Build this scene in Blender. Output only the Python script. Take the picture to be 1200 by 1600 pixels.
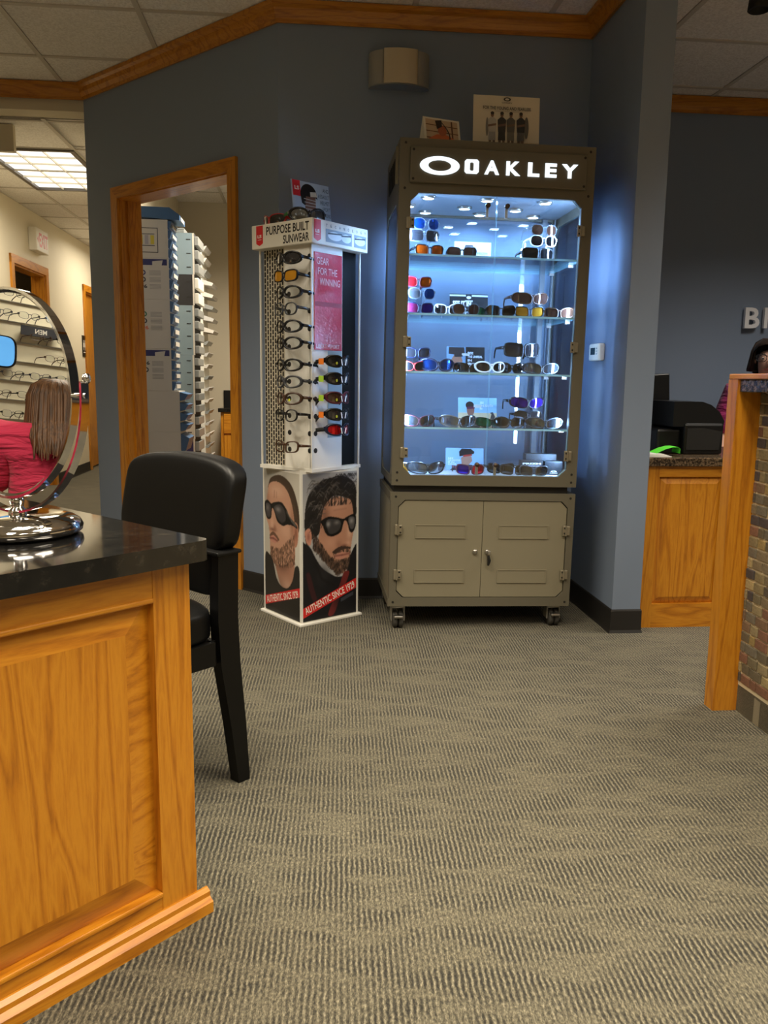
import bpy, bmesh, math, random
from mathutils import Matrix, Vector, Euler
random.seed(7)
R = math.radians
scene = bpy.context.scene
for o in list(bpy.data.objects): bpy.data.objects.remove(o)
C = scene.collection

# ---------------------------------------------------------------- camera
FPX, PITCH, ROLL, CAMH = 1290.0, R(9.05), R(0.7), 1.04
_fw = Vector((0, math.cos(PITCH), -math.sin(PITCH))); _up = Vector((0, math.sin(PITCH), math.cos(PITCH))); _rt = Vector((1, 0, 0))
_rt2 = _rt*math.cos(ROLL) + _up*math.sin(ROLL); _up2 = -_rt*math.sin(ROLL) + _up*math.cos(ROLL)
cam_data = bpy.data.cameras.new('camera'); cam = bpy.data.objects.new('camera', cam_data); C.objects.link(cam)
cam_data.sensor_fit = 'HORIZONTAL'; cam_data.sensor_width = 36.0; cam_data.lens = 36.0*FPX/1200.0; cam_data.clip_start = 0.02
M = Matrix((( _rt2.x, _up2.x, -_fw.x, 0), (_rt2.y, _up2.y, -_fw.y, 0), (_rt2.z, _up2.z, -_fw.z, CAMH), (0, 0, 0, 1)))
cam.matrix_world = M
scene.camera = cam
# ---------------------------------------------------------------- world, exposure
w = bpy.data.worlds.new('world'); scene.world = w; w.use_nodes = True
w.node_tree.nodes['Background'].inputs[0].default_value = (0.03, 0.028, 0.025, 1); w.node_tree.nodes['Background'].inputs[1].default_value = 0.3
vs = scene.view_settings; vs.view_transform = 'Standard'; vs.look = 'None'; vs.gamma = 1.0; vs.use_curve_mapping = False; vs.exposure = 0.12

TH = R(5.5); CU, SU = math.cos(TH), math.sin(TH)       # the building's axes are turned 5.5 degrees
def G(u, v, z=0.0): return Vector((u*CU - v*SU, u*SU + v*CU, z))
# ---------------------------------------------------------------- lights of the room (ceiling troffers behind the camera)
WARM = (1.0, 0.885, 0.70)
ROOM_W = 27.0
def area(name, loc, size, power, color, rotz=0.0, spread=180, size_y=None, rot=None):
    l = bpy.data.lights.new(name, 'AREA'); l.energy = power; l.color = color; l.shape = 'RECTANGLE'; l.size = size; l.size_y = size_y or size; l.spread = R(spread)
    o = bpy.data.objects.new(name, l); C.objects.link(o); o.location = loc; o.rotation_euler = rot or (0, 0, rotz); return o
CEIL = 2.63
HALLC = 2.492
TROFFERS = [(-0.43, -0.6), (0.77, 1.26), (-0.43, 1.86), (1.97, 0.65), (0.77, -1.2), (-2.83, -0.6), (-1.63, 2.46), (1.97, -1.2)]
for (tu, tv) in TROFFERS:
    area('troffer_lamp', G(tu, tv, CEIL-0.02), 0.5, ROOM_W, WARM, TH, 126, 1.1)
area('hall_lamp', G(-1.79, 6.40, HALLC-0.03), 0.45, 20, (1, .88, .69), TH, 170, 1.05)
area('hall_lamp', G(-1.79, 9.4, HALLC-0.03), 0.45, 19, (1, .88, .69), TH, 170, 1.05)
area('store_room_lamp', G(-0.3, 6.0, CEIL-0.03), 0.5, 60, (1, .88, .72), TH, 150, 1.0)
area('side_room_lamp', G(-3.1, 8.2, HALLC-0.05), 0.4, 9, (1, .80, .60), TH, 160, 0.6)
area('reception_lamp', G(2.6, 3.0, CEIL-0.03), 0.5, 34, (1, .93, .82), TH, 120, 1.0)

# ---------------------------------------------------------------- pixel -> place
def ray(px, py): return _rt2*((px-600)/FPX) + _up2*((800-py)/FPX) + _fw
def flr(px, py, z=0.0):
    d = ray(px, py); t = (z-CAMH)/d.z; return Vector((d.x*t, d.y*t, z))
def hitV(px, py, V):      # where the pixel's ray meets the building plane v = V  -> (u, z)
    d = ray(px, py); t = V/(-d.x*SU + d.y*CU); return ((d.x*CU + d.y*SU)*t, CAMH + d.z*t)
def hitU(px, py, U):
    d = ray(px, py); t = U/(d.x*CU + d.y*SU); return ((-d.x*SU + d.y*CU)*t, CAMH + d.z*t)

# ---------------------------------------------------------------- materials
def S(r, g, b, a=1.0):
    f = lambda c: (c/255/12.92) if c/255 <= 0.04045 else ((c/255+0.055)/1.055)**2.4
    return (f(r), f(g), f(b), a)
_mats = {}
def mat(name, col=(0.5, 0.5, 0.5, 1), rough=0.5, metal=0.0, **k):
    if name in _mats: return _mats[name]
    m = bpy.data.materials.new(name); m.use_nodes = True
    p = m.node_tree.nodes['Principled BSDF']
    p.inputs['Base Color'].default_value = col; p.inputs['Roughness'].default_value = rough; p.inputs['Metallic'].default_value = metal
    for kk, vv in k.items():
        key = {'spec': 'Specular IOR Level', 'emit': 'Emission Strength', 'ecol': 'Emission Color', 'coat': 'Coat Weight', 'coatr': 'Coat Roughness', 'sheen': 'Sheen Weight', 'trans': 'Transmission Weight', 'alpha': 'Alpha', 'ior': 'IOR'}[kk]
        p.inputs[key].default_value = vv
    _mats[name] = m; return m
def nodes(m): return m.node_tree.nodes, m.node_tree.links, m.node_tree.nodes['Principled BSDF']
def ramp(n, pts):
    r = n.new('ShaderNodeValToRGB'); e = r.color_ramp.elements
    while len(e) < len(pts): e.new(0.5)
    for el, (p, c) in zip(e, pts): el.position = p; el.color = c
    return r
def coords(n, l, kind='Object', scale=(1, 1, 1), rot=(0, 0, 0), loc=(0, 0, 0)):
    t = n.new('ShaderNodeTexCoord'); mp = n.new('ShaderNodeMapping'); l.new(t.outputs[kind], mp.inputs[0])
    mp.inputs['Scale'].default_value = scale; mp.inputs['Rotation'].default_value = rot; mp.inputs['Location'].default_value = loc
    return mp
def noise(n, l, vec, scale, detail=4, rough=0.6, dist=0.0):
    t = n.new('ShaderNodeTexNoise'); t.inputs['Scale'].default_value = scale; t.inputs['Detail'].default_value = detail; t.inputs['Roughness'].default_value = rough; t.inputs['Distortion'].default_value = dist
    l.new(vec.outputs[0], t.inputs['Vector']); return t
def bump(n, l, p, src, strength=0.2, dist=0.002):
    b = n.new('ShaderNodeBump'); b.inputs['Strength'].default_value = strength; b.inputs['Distance'].default_value = dist; l.new(src, b.inputs['Height']); l.new(b.outputs[0], p.inputs['Normal'])

def oak(name, tone=1.0, axis='z', loc=(0, 0, 0)):
    if name in _mats: return _mats[name]
    m = mat(name, rough=0.38, coat=0.25, coatr=0.25); n, l, p = nodes(m)
    sc = {'z': (5.5, 5.5, 0.55), 'x': (0.55, 5.5, 5.5), 'y': (5.5, 0.55, 5.5)}[axis]
    mp = coords(n, l, 'Object', sc, loc=loc)
    base = noise(n, l, mp, 1.6, 3, 0.5, 0.4)
    wv = n.new('ShaderNodeMath'); wv.operation = 'MULTIPLY'; wv.inputs[1].default_value = 9.0; l.new(base.outputs['Fac'], wv.inputs[0])
    fr = n.new('ShaderNodeMath'); fr.operation = 'PINGPONG'; fr.inputs[1].default_value = 0.5; l.new(wv.outputs[0], fr.inputs[0])
    mp2 = coords(n, l, 'Object', tuple(s*14 for s in sc)); fine = noise(n, l, mp2, 2.5, 3, 0.7)
    mx = n.new('ShaderNodeMath'); mx.operation = 'MULTIPLY_ADD'; mx.inputs[1].default_value = 0.55; l.new(fine.outputs['Fac'], mx.inputs[0]); l.new(fr.outputs[0], mx.inputs[2])
    t = lambda r_, g_, b_: tuple(c*tone for c in S(r_, g_, b_)[:3]) + (1,)
    r = ramp(n, [(0.15, t(154, 90, 14)), (0.42, t(192, 122, 24)), (0.62, t(206, 138, 34)), (0.95, t(180, 108, 18))])
    l.new(mx.outputs[0], r.inputs[0]); l.new(r.outputs[0], p.inputs['Base Color']); bump(n, l, p, fine.outputs['Fac'], 0.08, 0.001)
    return m
OAK = oak('oak_upright'); OAKX = oak('oak_lengthwise', axis='x'); OAKY = oak('oak_crosswise', axis='y')
CROWN = oak('crown_oak', 0.85, 'x')
def speckle(name, cols, scale, rough=0.12, extra=None):
    m = mat(name, rough=rough); n, l, p = nodes(m); mp = coords(n, l)
    a = noise(n, l, mp, scale, 6, 0.75); r = ramp(n, cols); l.new(a.outputs['Fac'], r.inputs[0]); l.new(r.outputs[0], p.inputs['Base Color']); return m
GRANITE = speckle('black_granite', [(0.3, S(14, 14, 15)), (0.55, S(26, 25, 24)), (0.68, S(52, 48, 42)), (0.8, S(92, 80, 62))], 26, 0.07)
GRANITE2 = speckle('brown_granite', [(0.38, S(22, 18, 15)), (0.5, S(66, 54, 42)), (0.6, S(128, 106, 82)), (0.7, S(50, 42, 34))], 95, 0.2)
def paint(name, col, rough=0.6, sc=160, st=0.06):
    m = mat(name, col, rough); n, l, p = nodes(m); mp = coords(n, l); a = noise(n, l, mp, sc, 3, 0.6); bump(n, l, p, a.outputs['Fac'], st, 0.001); return m
BLUE = paint('blue_grey_wall_paint', S(126, 140, 162))
BEIGE = paint('beige_wall_paint', S(206, 196, 172))
CREAM = paint('cream_hall_paint', S(222, 214, 192))
RUBBER = mat('black_rubber_base', S(34, 32, 30), 0.55)
def tile_mat():
    m = mat('ceiling_tile_fibre', S(240, 237, 232), 0.9); n, l, p = nodes(m); mp = coords(n, l)
    a = noise(n, l, mp, 90, 5, 0.7); r = ramp(n, [(0.35, S(218, 214, 208)), (0.6, S(246, 243, 238))]); l.new(a.outputs['Fac'], r.inputs[0]); l.new(r.outputs[0], p.inputs['Base Color']); bump(n, l, p, a.outputs['Fac'], 0.35, 0.003); return m
TILE = tile_mat(); TBAR = mat('ceiling_grid_metal', S(200, 194, 184), 0.5)
def carpet():
    m = mat('ribbed_carpet', rough=0.95, sheen=0.1); n, l, p = nodes(m)
    mp = coords(n, l, 'Object', (1, 1, 1), (0, 0, -TH + R(2.5)))
    wob = noise(n, l, mp, 30, 3, 0.6)
    sep = n.new('ShaderNodeSeparateXYZ'); l.new(mp.outputs[0], sep.inputs[0])
    wa = n.new('ShaderNodeMath'); wa.operation = 'MULTIPLY_ADD'; wa.inputs[1].default_value = 0.010; l.new(wob.outputs['Fac'], wa.inputs[0]); l.new(sep.outputs['X'], wa.inputs[2])
    fq = n.new('ShaderNodeMath'); fq.operation = 'MULTIPLY'; fq.inputs[1].default_value = 2*math.pi/0.0112; l.new(wa.outputs[0], fq.inputs[0])
    sn = n.new('ShaderNodeMath'); sn.operation = 'SINE'; l.new(fq.outputs[0], sn.inputs[0])
    mp2 = coords(n, l, 'Object', (4.0, 11.0, 1), (0, 0, -TH + R(20)))
    patch = noise(n, l, mp2, 1.6, 3, 0.55, 0.6)
    pr = ramp(n, [(0.40, (0, 0, 0, 1)), (0.60, (1, 1, 1, 1))]); l.new(patch.outputs['Fac'], pr.inputs[0])
    mpt = coords(n, l, 'Object', (1, .35, 1), (0, 0, -TH + R(2.5)))
    tuft = noise(n, l, mpt, 300, 3, 0.75)
    # rib strength follows the patches
    amp = n.new('ShaderNodeMath'); amp.operation = 'MULTIPLY_ADD'; amp.inputs[1].default_value = 0.22; amp.inputs[2].default_value = 0.06; l.new(pr.outputs[0], amp.inputs[0])
    rib = n.new('ShaderNodeMath'); rib.operation = 'MULTIPLY'; l.new(sn.outputs[0], rib.inputs[0]); l.new(amp.outputs[0], rib.inputs[1])
    s1 = n.new('ShaderNodeMath'); s1.operation = 'MULTIPLY_ADD'; s1.inputs[1].default_value = 1.5; tsub = n.new('ShaderNodeMath'); tsub.operation = 'SUBTRACT'; tsub.inputs[1].default_value = 0.12; l.new(tuft.outputs['Fac'], tsub.inputs[0]); l.new(tsub.outputs[0], s1.inputs[0]); l.new(rib.outputs[0], s1.inputs[2])
    s2 = n.new('ShaderNodeMath'); s2.operation = 'MULTIPLY_ADD'; s2.inputs[1].default_value = -0.12; l.new(pr.outputs[0], s2.inputs[0]); l.new(s1.outputs[0], s2.inputs[2])
    r = ramp(n, [(0.15, S(30, 28, 21)), (0.42, S(68, 64, 51)), (0.64, S(106, 100, 81)), (0.95, S(158, 150, 126))])
    l.new(s2.outputs[0], r.inputs[0]); l.new(r.outputs[0], p.inputs['Base Color']); bump(n, l, p, s2.outputs[0], 0.6, 0.004); return m
CARPET = carpet()
CHROME = mat('chrome', (0.82, 0.81, 0.8, 1), 0.05, 1.0); MIRROR = mat('mirror_silver', (0.94, 0.95, 0.94, 1), 0.0, 1.0)
STEEL = mat('brushed_steel', (0.55, 0.53, 0.5, 1), 0.3, 1.0)
LEATHER = paint('black_leather', S(10, 10, 10), 0.42, 220, 0.12); LEATHER.node_tree.nodes['Principled BSDF'].inputs['Specular IOR Level'].default_value = 0.28; BWOOD = mat('black_stained_wood', S(8, 8, 8), 0.45, spec=0.3)
BLACK = mat('black_plastic', S(16, 16, 17), 0.35); DARK = mat('dark_screw_head', S(20, 18, 15), 0.6)
WHITE = mat('white_plastic', S(232, 230, 222), 0.4); OFFW = mat('off_white_panel', S(226, 222, 208), 0.45)
OLIVE = paint('olive_grey_metal', S(100, 95, 80), 0.5, 300, 0.04); OLIVE2 = paint('olive_grey_door_metal', S(134, 127, 106), 0.45, 300, 0.04)
def glass(name, tint=(0.96, 0.985, 0.985, 1), refl=0.75, ior=1.5):
    m = bpy.data.materials.new(name); m.use_nodes = True; n, l = m.node_tree.nodes, m.node_tree.links
    n.remove(n['Principled BSDF']); o = n['Material Output']
    t = n.new('ShaderNodeBsdfTransparent'); t.inputs[0].default_value = tint
    g = n.new('ShaderNodeBsdfGlossy'); g.inputs['Roughness'].default_value = 0.01; g.inputs[0].default_value = (refl,)*3 + (1,)
    fz = n.new('ShaderNodeFresnel'); fz.inputs[0].default_value = ior; mx = n.new('ShaderNodeMixShader')
    l.new(fz.outputs[0], mx.inputs[0]); l.new(t.outputs[0], mx.inputs[1]); l.new(g.outputs[0], mx.inputs[2]); l.new(mx.outputs[0], o.inputs[0]); _mats[name] = m; return m
GLASS = glass('clear_glass'); ACRYL = glass('clear_acrylic', (0.93, 0.96, 0.98, 1), 1.0)
GEDGE = mat('glass_edge_glow', S(176, 226, 236), 0.15)  # glow of light piped to the glass edges, painted as bright cyan
CLEAR_LENS = glass('clear_demo_lens', (0.9, 0.92, 0.92, 1), 1.0)
def emis(name, col, st): return mat(name, (0, 0, 0, 1), 0.5, ecol=col, emit=st)

# ---------------------------------------------------------------- mesh building
class MB:
    def __init__(s, xf=None): s.v = []; s.f = []; s.m = []; s.xf = xf; s.sm = []
    def add(s, verts, faces, mi=0, smooth=False):
        b = len(s.v); s.v += [tuple(x) for x in verts]
        for f in faces: s.f.append(tuple(b+i for i in f)); s.m.append(mi); s.sm.append(smooth)
        return s
    def box(s, x0, x1, y0, y1, z0, z1, mi=0, bev=0.0):
        if bev <= 0:
            v = [(x, y, z) for z in (z0, z1) for y in (y0, y1) for x in (x0, x1)]
            return s.add(v, [(0, 2, 3, 1), (4, 5, 7, 6), (0, 1, 5, 4), (2, 6, 7, 3), (0, 4, 6, 2), (1, 3, 7, 5)], mi)
        b = min(bev, (x1-x0)/2.01, (y1-y0)/2.01, (z1-z0)/2.01)
        bm = bmesh.new(); r = bmesh.ops.create_cube(bm, size=1)
        bmesh.ops.scale(bm, vec=(x1-x0, y1-y0, z1-z0), verts=bm.verts); bmesh.ops.translate(bm, vec=((x0+x1)/2, (y0+y1)/2, (z0+z1)/2), verts=bm.verts)
        bmesh.ops.bevel(bm, geom=list(bm.edges), offset=b, segments=2, affect='EDGES', profile=0.5)
        bm.verts.index_update(); s.add([v.co for v in bm.verts], [[v.index for v in f.verts] for f in bm.faces], mi); bm.free(); return s
    def prism(s, poly, y0, y1, mi=0, plane='xz', smooth=False):
        n = len(poly)
        P = {'xz': lambda a, b, t: (a, t, b), 'xy': lambda a, b, t: (a, b, t), 'yz': lambda a, b, t: (t, a, b)}[plane]
        v = [P(a, b, y0) for a, b in poly] + [P(a, b, y1) for a, b in poly]
        s.add(v, [tuple(range(n)), tuple(range(2*n-1, n-1, -1))], mi)
        return s.add(v, [(i, i+n, (i+1) % n+n, (i+1) % n) for i in range(n)], mi, smooth)
    def sheet(s, poly, y, mi=0):      # flat print facing -y
        return s.add([(a, y, b) for a, b in poly], [tuple(range(len(poly)))], mi)
    def ring(s, outer, inner, y0, y1, mi=0, smooth=False):   # outer/inner same count, in xz
        n = len(outer); v = [(a, y0, b) for a, b in outer] + [(a, y0, b) for a, b in inner] + [(a, y1, b) for a, b in outer] + [(a, y1, b) for a, b in inner]; f = []
        for i in range(n):
            j = (i+1) % n
            f += [(i, j, n+j, n+i), (2*n+i, 3*n+i, 3*n+j, 2*n+j), (i, 2*n+i, 2*n+j, j), (n+i, n+j, 3*n+j, 3*n+i)]
        return s.add(v, f, mi, smooth)
    def tube(s, pts, r, seg=8, mi=0, closed=False, cap=True):
        pts = [Vector(p) for p in pts]; n = len(pts); rr = r if isinstance(r, (list, tuple)) else [r]*n; b = []
        up = None
        for i, p in enumerate(pts):
            a = pts[(i-1) % n] if (closed or i > 0) else p; c = pts[(i+1) % n] if (closed or i < n-1) else p
            t = (c-a).normalized()
            if up is None: up = Vector((0, 0, 1)) if abs(t.z) < 0.9 else Vector((1, 0, 0))
            x = t.cross(up).normalized(); up = x.cross(t).normalized()
            b.append([p + (x*math.cos(k*2*math.pi/seg) + up*math.sin(k*2*math.pi/seg))*rr[i] for k in range(seg)])
        v = [q for row in b for q in row]; f = []
        for i in range(n if closed else n-1):
            for k in range(seg): f.append((i*seg+k, i*seg+(k+1) % seg, ((i+1) % n)*seg+(k+1) % seg, ((i+1) % n)*seg+k))
        s.add(v, f, mi, True)
        if cap and not closed: s.add(b[0], [tuple(range(seg-1, -1, -1))], mi); s.add(b[-1], [tuple(range(seg))], mi)
        return s
    def band(s, pts, wvec, hvecs, mi=0):   # rectangular section swept: wvec fixed half-width vector, hvecs half-thickness per point
        v = []; n = len(pts)
        for p, h in zip(pts, hvecs):
            p = Vector(p); w_ = Vector(wvec); h = Vector(h); v += [p-w_-h, p+w_-h, p+w_+h, p-w_+h]
        f = [(0, 3, 2, 1), (4*n-4, 4*n-3, 4*n-2, 4*n-1)]
        for i in range(n-1):
            for k in range(4): f.append((4*i+k, 4*i+(k+1) % 4, 4*i+4+(k+1) % 4, 4*i+4+k))
        return s.add(v, f, mi, True)
    def lathe(s, prof, seg=24, mi=0, c=(0, 0, 0), axis='z'):
        v = []; f = []; n = len(prof)
        for k in range(seg):
            a = 2*math.pi*k/seg
            for (r_, h) in prof:
                q = (r_*math.cos(a), r_*math.sin(a), h)
                if axis == 'y': q = (q[0], q[2], q[1])
                if axis == 'x': q = (q[2], q[0], q[1])
                v.append((q[0]+c[0], q[1]+c[1], q[2]+c[2]))
        for k in range(seg):
            for i in range(n-1): a = k*n+i; b_ = ((k+1) % seg)*n+i; f.append((a, b_, b_+1, a+1))
        return s.add(v, f, mi, True)
    def disc(s, c, r, y, seg=14, mi=0): return s.sheet([(c[0]+r*math.cos(2*math.pi*k/seg), c[1]+r*math.sin(2*math.pi*k/seg)) for k in range(seg)], y, mi)
    def text(s, body, x0, x1, z0, z1, y, mi=0, ext=0.0, bold=0.0, shear=0.0, rot=None, spacing=1.0):
        cu = bpy.data.curves.new('t', 'FONT'); cu.body = body; cu.size = 1; cu.offset = bold; cu.shear = shear; cu.resolution_u = 3; cu.space_character = spacing
        ob = bpy.data.objects.new('t', cu); C.objects.link(ob); me = bpy.data.meshes.new_from_object(ob)
        vs_ = [v.co.copy() for v in me.vertices]; fs = [tuple(p.vertices) for p in me.polygons]
        bpy.data.objects.remove(ob); bpy.data.curves.remove(cu); bpy.data.meshes.remove(me)
        if not vs_: return s
        ax, bx = min(v.x for v in vs_), max(v.x for v in vs_); ay, by = min(v.y for v in vs_), max(v.y for v in vs_)
        q = []
        for v in vs_:
            a = x0 + (v.x-ax)/(bx-ax)*(x1-x0); b = z0 + (v.y-ay)/(by-ay)*(z1-z0)
            if rot: cx, cz, an = rot; a, b = cx+(a-cx)*math.cos(an)-(b-cz)*math.sin(an), cz+(a-cx)*math.sin(an)+(b-cz)*math.cos(an)
            q.append((a, y, b))
        s.add(q, fs, mi)
        if ext > 0:
            from collections import Counter
            ec = Counter()
            for f in fs:
                for i in range(len(f)): ec[frozenset((f[i], f[(i+1) % len(f)]))] += 1
            nb = len(q); q2 = [(a, yy-ext, b) for a, yy, b in q]; f2 = list(fs); off = [tuple(i+nb for i in f) for f in fs]
            side = []
            for f in fs:
                for i in range(len(f)):
                    a, b = f[i], f[(i+1) % len(f)]
                    if ec[frozenset((a, b))] == 1: side.append((a, b, b+nb, a+nb))
            s.add(q+q2, off+side, mi)
        return s
    def mesh(s, name):
        me = bpy.data.meshes.new(name); vv = s.v if s.xf is None else [tuple(s.xf @ Vector(x)) for x in s.v]
        me.from_pydata(vv, [], s.f); me.polygons.foreach_set('material_index', s.m); me.polygons.foreach_set('use_smooth', s.sm)
        bm = bmesh.new(); bm.from_mesh(me); bmesh.ops.recalc_face_normals(bm, faces=bm.faces); bm.to_mesh(me); bm.free(); return me
    def build(s, name, mats, parent=None, loc=None, rot=None, weld=False):
        me = s.mesh(name)
        for m_ in (mats if isinstance(mats, (list, tuple)) else [mats]): me.materials.append(m_)
        o = bpy.data.objects.new(name, me); C.objects.link(o)
        if parent: o.parent = parent
        if loc is not None: o.location = loc
        if rot is not None: o.rotation_euler = rot
        return o
    def flat(s, name, mats, parent=None, **k):     # without normal recalculation (open print sheets)
        me = bpy.data.meshes.new(name); vv = s.v if s.xf is None else [tuple(s.xf @ Vector(x)) for x in s.v]
        me.from_pydata(vv, [], s.f); me.polygons.foreach_set('material_index', s.m)
        for m_ in (mats if isinstance(mats, (list, tuple)) else [mats]): me.materials.append(m_)
        o = bpy.data.objects.new(name, me); C.objects.link(o); o.parent = parent
        if k.get('loc') is not None: o.location = k['loc']
        if k.get('rot') is not None: o.rotation_euler = k['rot']
        return o
def tag(o, label=None, cat=None, group=None, kind=None):
    if label: o['label'] = label
    if cat: o['category'] = cat
    if group: o['group'] = group
    if kind: o['kind'] = kind
    return o
def thing(name, label, cat, loc=(0, 0, 0), rot=(0, 0, 0), group=None):
    o = bpy.data.objects.new(name, None); C.objects.link(o); o.location = loc; o.rotation_euler = rot if isinstance(rot, (tuple, list, Euler)) else (0, 0, rot); o.empty_display_size = 0.05
    return tag(o, label, cat, group)
def struct(o, label=None): 
    o['kind'] = 'structure'
    if label: o['label'] = label
    return o
def linked(name, me, parent, mats=None, loc=None, rot=None):
    o = bpy.data.objects.new(name, me); C.objects.link(o); o.parent = parent
    if mats is not None:
        for i, m_ in enumerate(mats if isinstance(mats, (list, tuple)) else [mats]):
            if len(me.materials) <= i: me.materials.append(m_)
            o.material_slots[i].link = 'OBJECT'; o.material_slots[i].material = m_
    if loc is not None: o.location = loc
    if rot is not None: o.rotation_euler = rot
    return o
def sweep(path, prof, side=1):   # profile (offset out of the wall, z) along a plan polyline with mitred corners; side=+1: left of travel
    pts = [Vector((p[0], p[1])) for p in path]; mb = MB(); n = len(pts); k = len(prof); v = []
    for i, p in enumerate(pts):
        def nrm(a, b): d = (b-a).normalized(); return Vector((-d.y, d.x))*side
        if i == 0: m_ = nrm(pts[0], pts[1])
        elif i == n-1: m_ = nrm(pts[-2], pts[-1])
        else:
            a, b = nrm(pts[i-1], p), nrm(p, pts[i+1]); m_ = (a+b); m_ = m_/max(0.2, (1+a.dot(b)))
        for (o_, z) in prof: v.append((p.x+m_.x*o_, p.y+m_.y*o_, z))
    f = [tuple(range(k)), tuple(range((n-1)*k, n*k))]
    for i in range(n-1):
        for j in range(k): f.append((i*k+j, i*k+(j+1) % k, (i+1)*k+(j+1) % k, (i+1)*k+j))
    return mb.add(v, f)
def g2(u, v): p = G(u, v); return (p.x, p.y)
# ================================================================ STRUCTURE
fl = MB().box(-6, 7, -4.5, 13.5, -0.05, 0.0).build('floor', CARPET); struct(fl)
# --- walls (building axes)
VB, UR = 3.866, 1.281
def gbox(name, u0, u1, v0, v1, z0, z1, m, label=None):
    o = MB().box(u0, u1, v0, v1, z0, z1).build(name, m, None, (0, 0, 0), (0, 0, TH)); return struct(o, label)
gbox('wall_back', -0.1145, UR+0.06, VB, VB+0.11, 0, CEIL+0.02, BLUE)
gbox('wall_right', UR, UR+0.122, 3.257, 4.80, 0, CEIL+0.02, BLUE)
gbox('wall_far', UR+0.0, 5.6, 4.78, 4.90, 0, CEIL+0.02, BLUE)
gbox('wall_east', 5.5, 5.6, -3.0, 4.80, 0, CEIL+0.02, BLUE)
gbox('wall_near', -3.5, 5.6, -3.1, -3.0, 0, CEIL+0.02, BEIGE)
UW = -3.45
gbox('wall_west', UW-0.1, UW, -3.1, 5.15, 0, CEIL+0.02, BEIGE)
# hall shell
UH = -2.42
gbox('wall_left', UW-0.1, UH, 5.03, 5.15, 0, CEIL+0.02, CREAM)
gbox('header_beam', UH, -1.20, 5.03, 5.16, 2.497, CEIL+0.02, BEIGE)
# hall left wall with a doorway between v 7.35 and 8.25
mb = MB()
mb.box(UH-0.12, UH, 5.1, 7.36, 0, HALLC); mb.box(UH-0.12, UH, 7.36, 8.22, 1.97, HALLC); mb.box(UH-0.12, UH, 8.22, 9.62, 0, HALLC); mb.box(UH-0.12, UH, 9.62, 10.5, 1.97, HALLC); mb.box(UH-0.12, UH, 10.5, 12.6, 0, HALLC)
struct(mb.build('wall_hall', CREAM, None, (0, 0, 0), (0, 0, TH)))
gbox('wall_hall_end', UH-1.4, -1.15, 12.5, 12.6, 0, HALLC, CREAM)
gbox('wall_hall_room', UH-1.4, UH-1.3, 5.15, 12.6, 0, HALLC, BEIGE)
gbox('wall_partition', -1.225, -1.15, 5.10, 12.6, 0, CEIL+0.02, BEIGE)
gbox('wall_store_back', -1.225, 1.5, 8.05, 8.15, 0, CEIL+0.02, BEIGE)
gbox('wall_store_right', 1.29, 1.37, 4.88, 8.1, 0, CEIL+0.02, BEIGE)
# --- angled wall with doorway (local +y faces the room)
CA = Vector((-0.483, 3.837, 0)); AA = math.atan2(0.651, -0.759)
X0, X1, DH = 0.345, 1.267, 1.985
mb = MB(); T = 0.125
mb.prism([(0, 0), (X0-0.015, 0), (X0-0.015, -T), (-0.05, -T)], 0, CEIL+0.02, 0, 'xy'); mb.box(X1+0.015, 1.597, -T, 0, 0, CEIL+0.02); mb.box(X0-0.015, X1+0.015, -T, 0, DH+0.015, CEIL+0.02)
struct(mb.build('wall_angled', BLUE, None, CA, (0, 0, AA)))
dr = bpy.data.objects.new('door_1', None); C.objects.link(dr); dr.location = CA; dr.rotation_euler = (0, 0, AA); struct(dr, 'oak cased doorway into the store room'); 
cw = 0.066
def casing_piece(pts, nm): return MB().prism(pts, 0.0, 0.018).build(nm, OAK if nm != 'casing_head' else OAKX, dr)
casing_piece([(X0-cw, 0), (X0-0.006, 0), (X0-0.006, DH+0.006), (X0-cw, DH+cw)], 'casing_side')
casing_piece([(X1+cw, 0), (X1+cw, DH+cw), (X1+0.006, DH+0.006), (X1+0.006, 0)], 'casing_side')
casing_piece([(X0-cw, DH+cw), (X0-0.006, DH+0.006), (X1+0.006, DH+0.006), (X1+cw, DH+cw)], 'casing_head')
for a, b in ((X0-0.014, X0), (X1, X1+0.014)): MB().box(a, b, -T-0.004, 0.002, 0, DH).build('jamb', OAK, dr)
MB().box(X0-0.014, X1+0.014, -T-0.004, 0.002, DH, DH+0.014).build('jamb_head', OAKX, dr)
for a, b in ((X0, X0+0.011), (X1-0.011, X1)): MB().box(a, b, -0.075, -0.04, 0, DH).build('door_stop', OAK, dr)
# --- hall doors
def hall_door(name, v0, v1, label, leaf):
    d = bpy.data.objects.new(name, None); C.objects.link(d); d.location = G(UH, v0); d.rotation_euler = (0, 0, TH + R(90)); struct(d, label)   # local x along v, local +y is -u (into the wall)
    W = v1-v0
    MB().box(-0.07, 0.0, -0.018, 0, 0, 2.04).build('casing_side', OAK, d); MB().box(W, W+0.07, -0.018, 0, 0, 2.04).build('casing_side', OAK, d)
    MB().box(-0.07, W+0.07, -0.019, 0, 1.97, 2.04).build('casing_head', OAKX, d)
    MB().box(-0.001, 0.015, 0, 0.12, 0, 1.97).build('jamb', OAK, d); MB().box(W-0.015, W+0.001, 0, 0.12, 0, 1.97).build('jamb', OAK, d); MB().box(0, W, 0, 0.12, 1.955, 1.97).build('jamb_head', OAKX, d)
    if leaf:
        MB().box(0.018, W-0.018, 0.03, 0.07, 0.02, 1.952).build('door_leaf', OAK, d); MB().lathe([(0, -.05), (.022, -.045), (.026, -.03), (.012, -.012), (.012, 0)], 14, 0, (W-0.09, 0.03, 0.95), 'y').build('knob', STEEL, d)
hall_door('door_2', 7.36, 8.22, 'oak cased doorway on the left hall wall', False)
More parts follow.
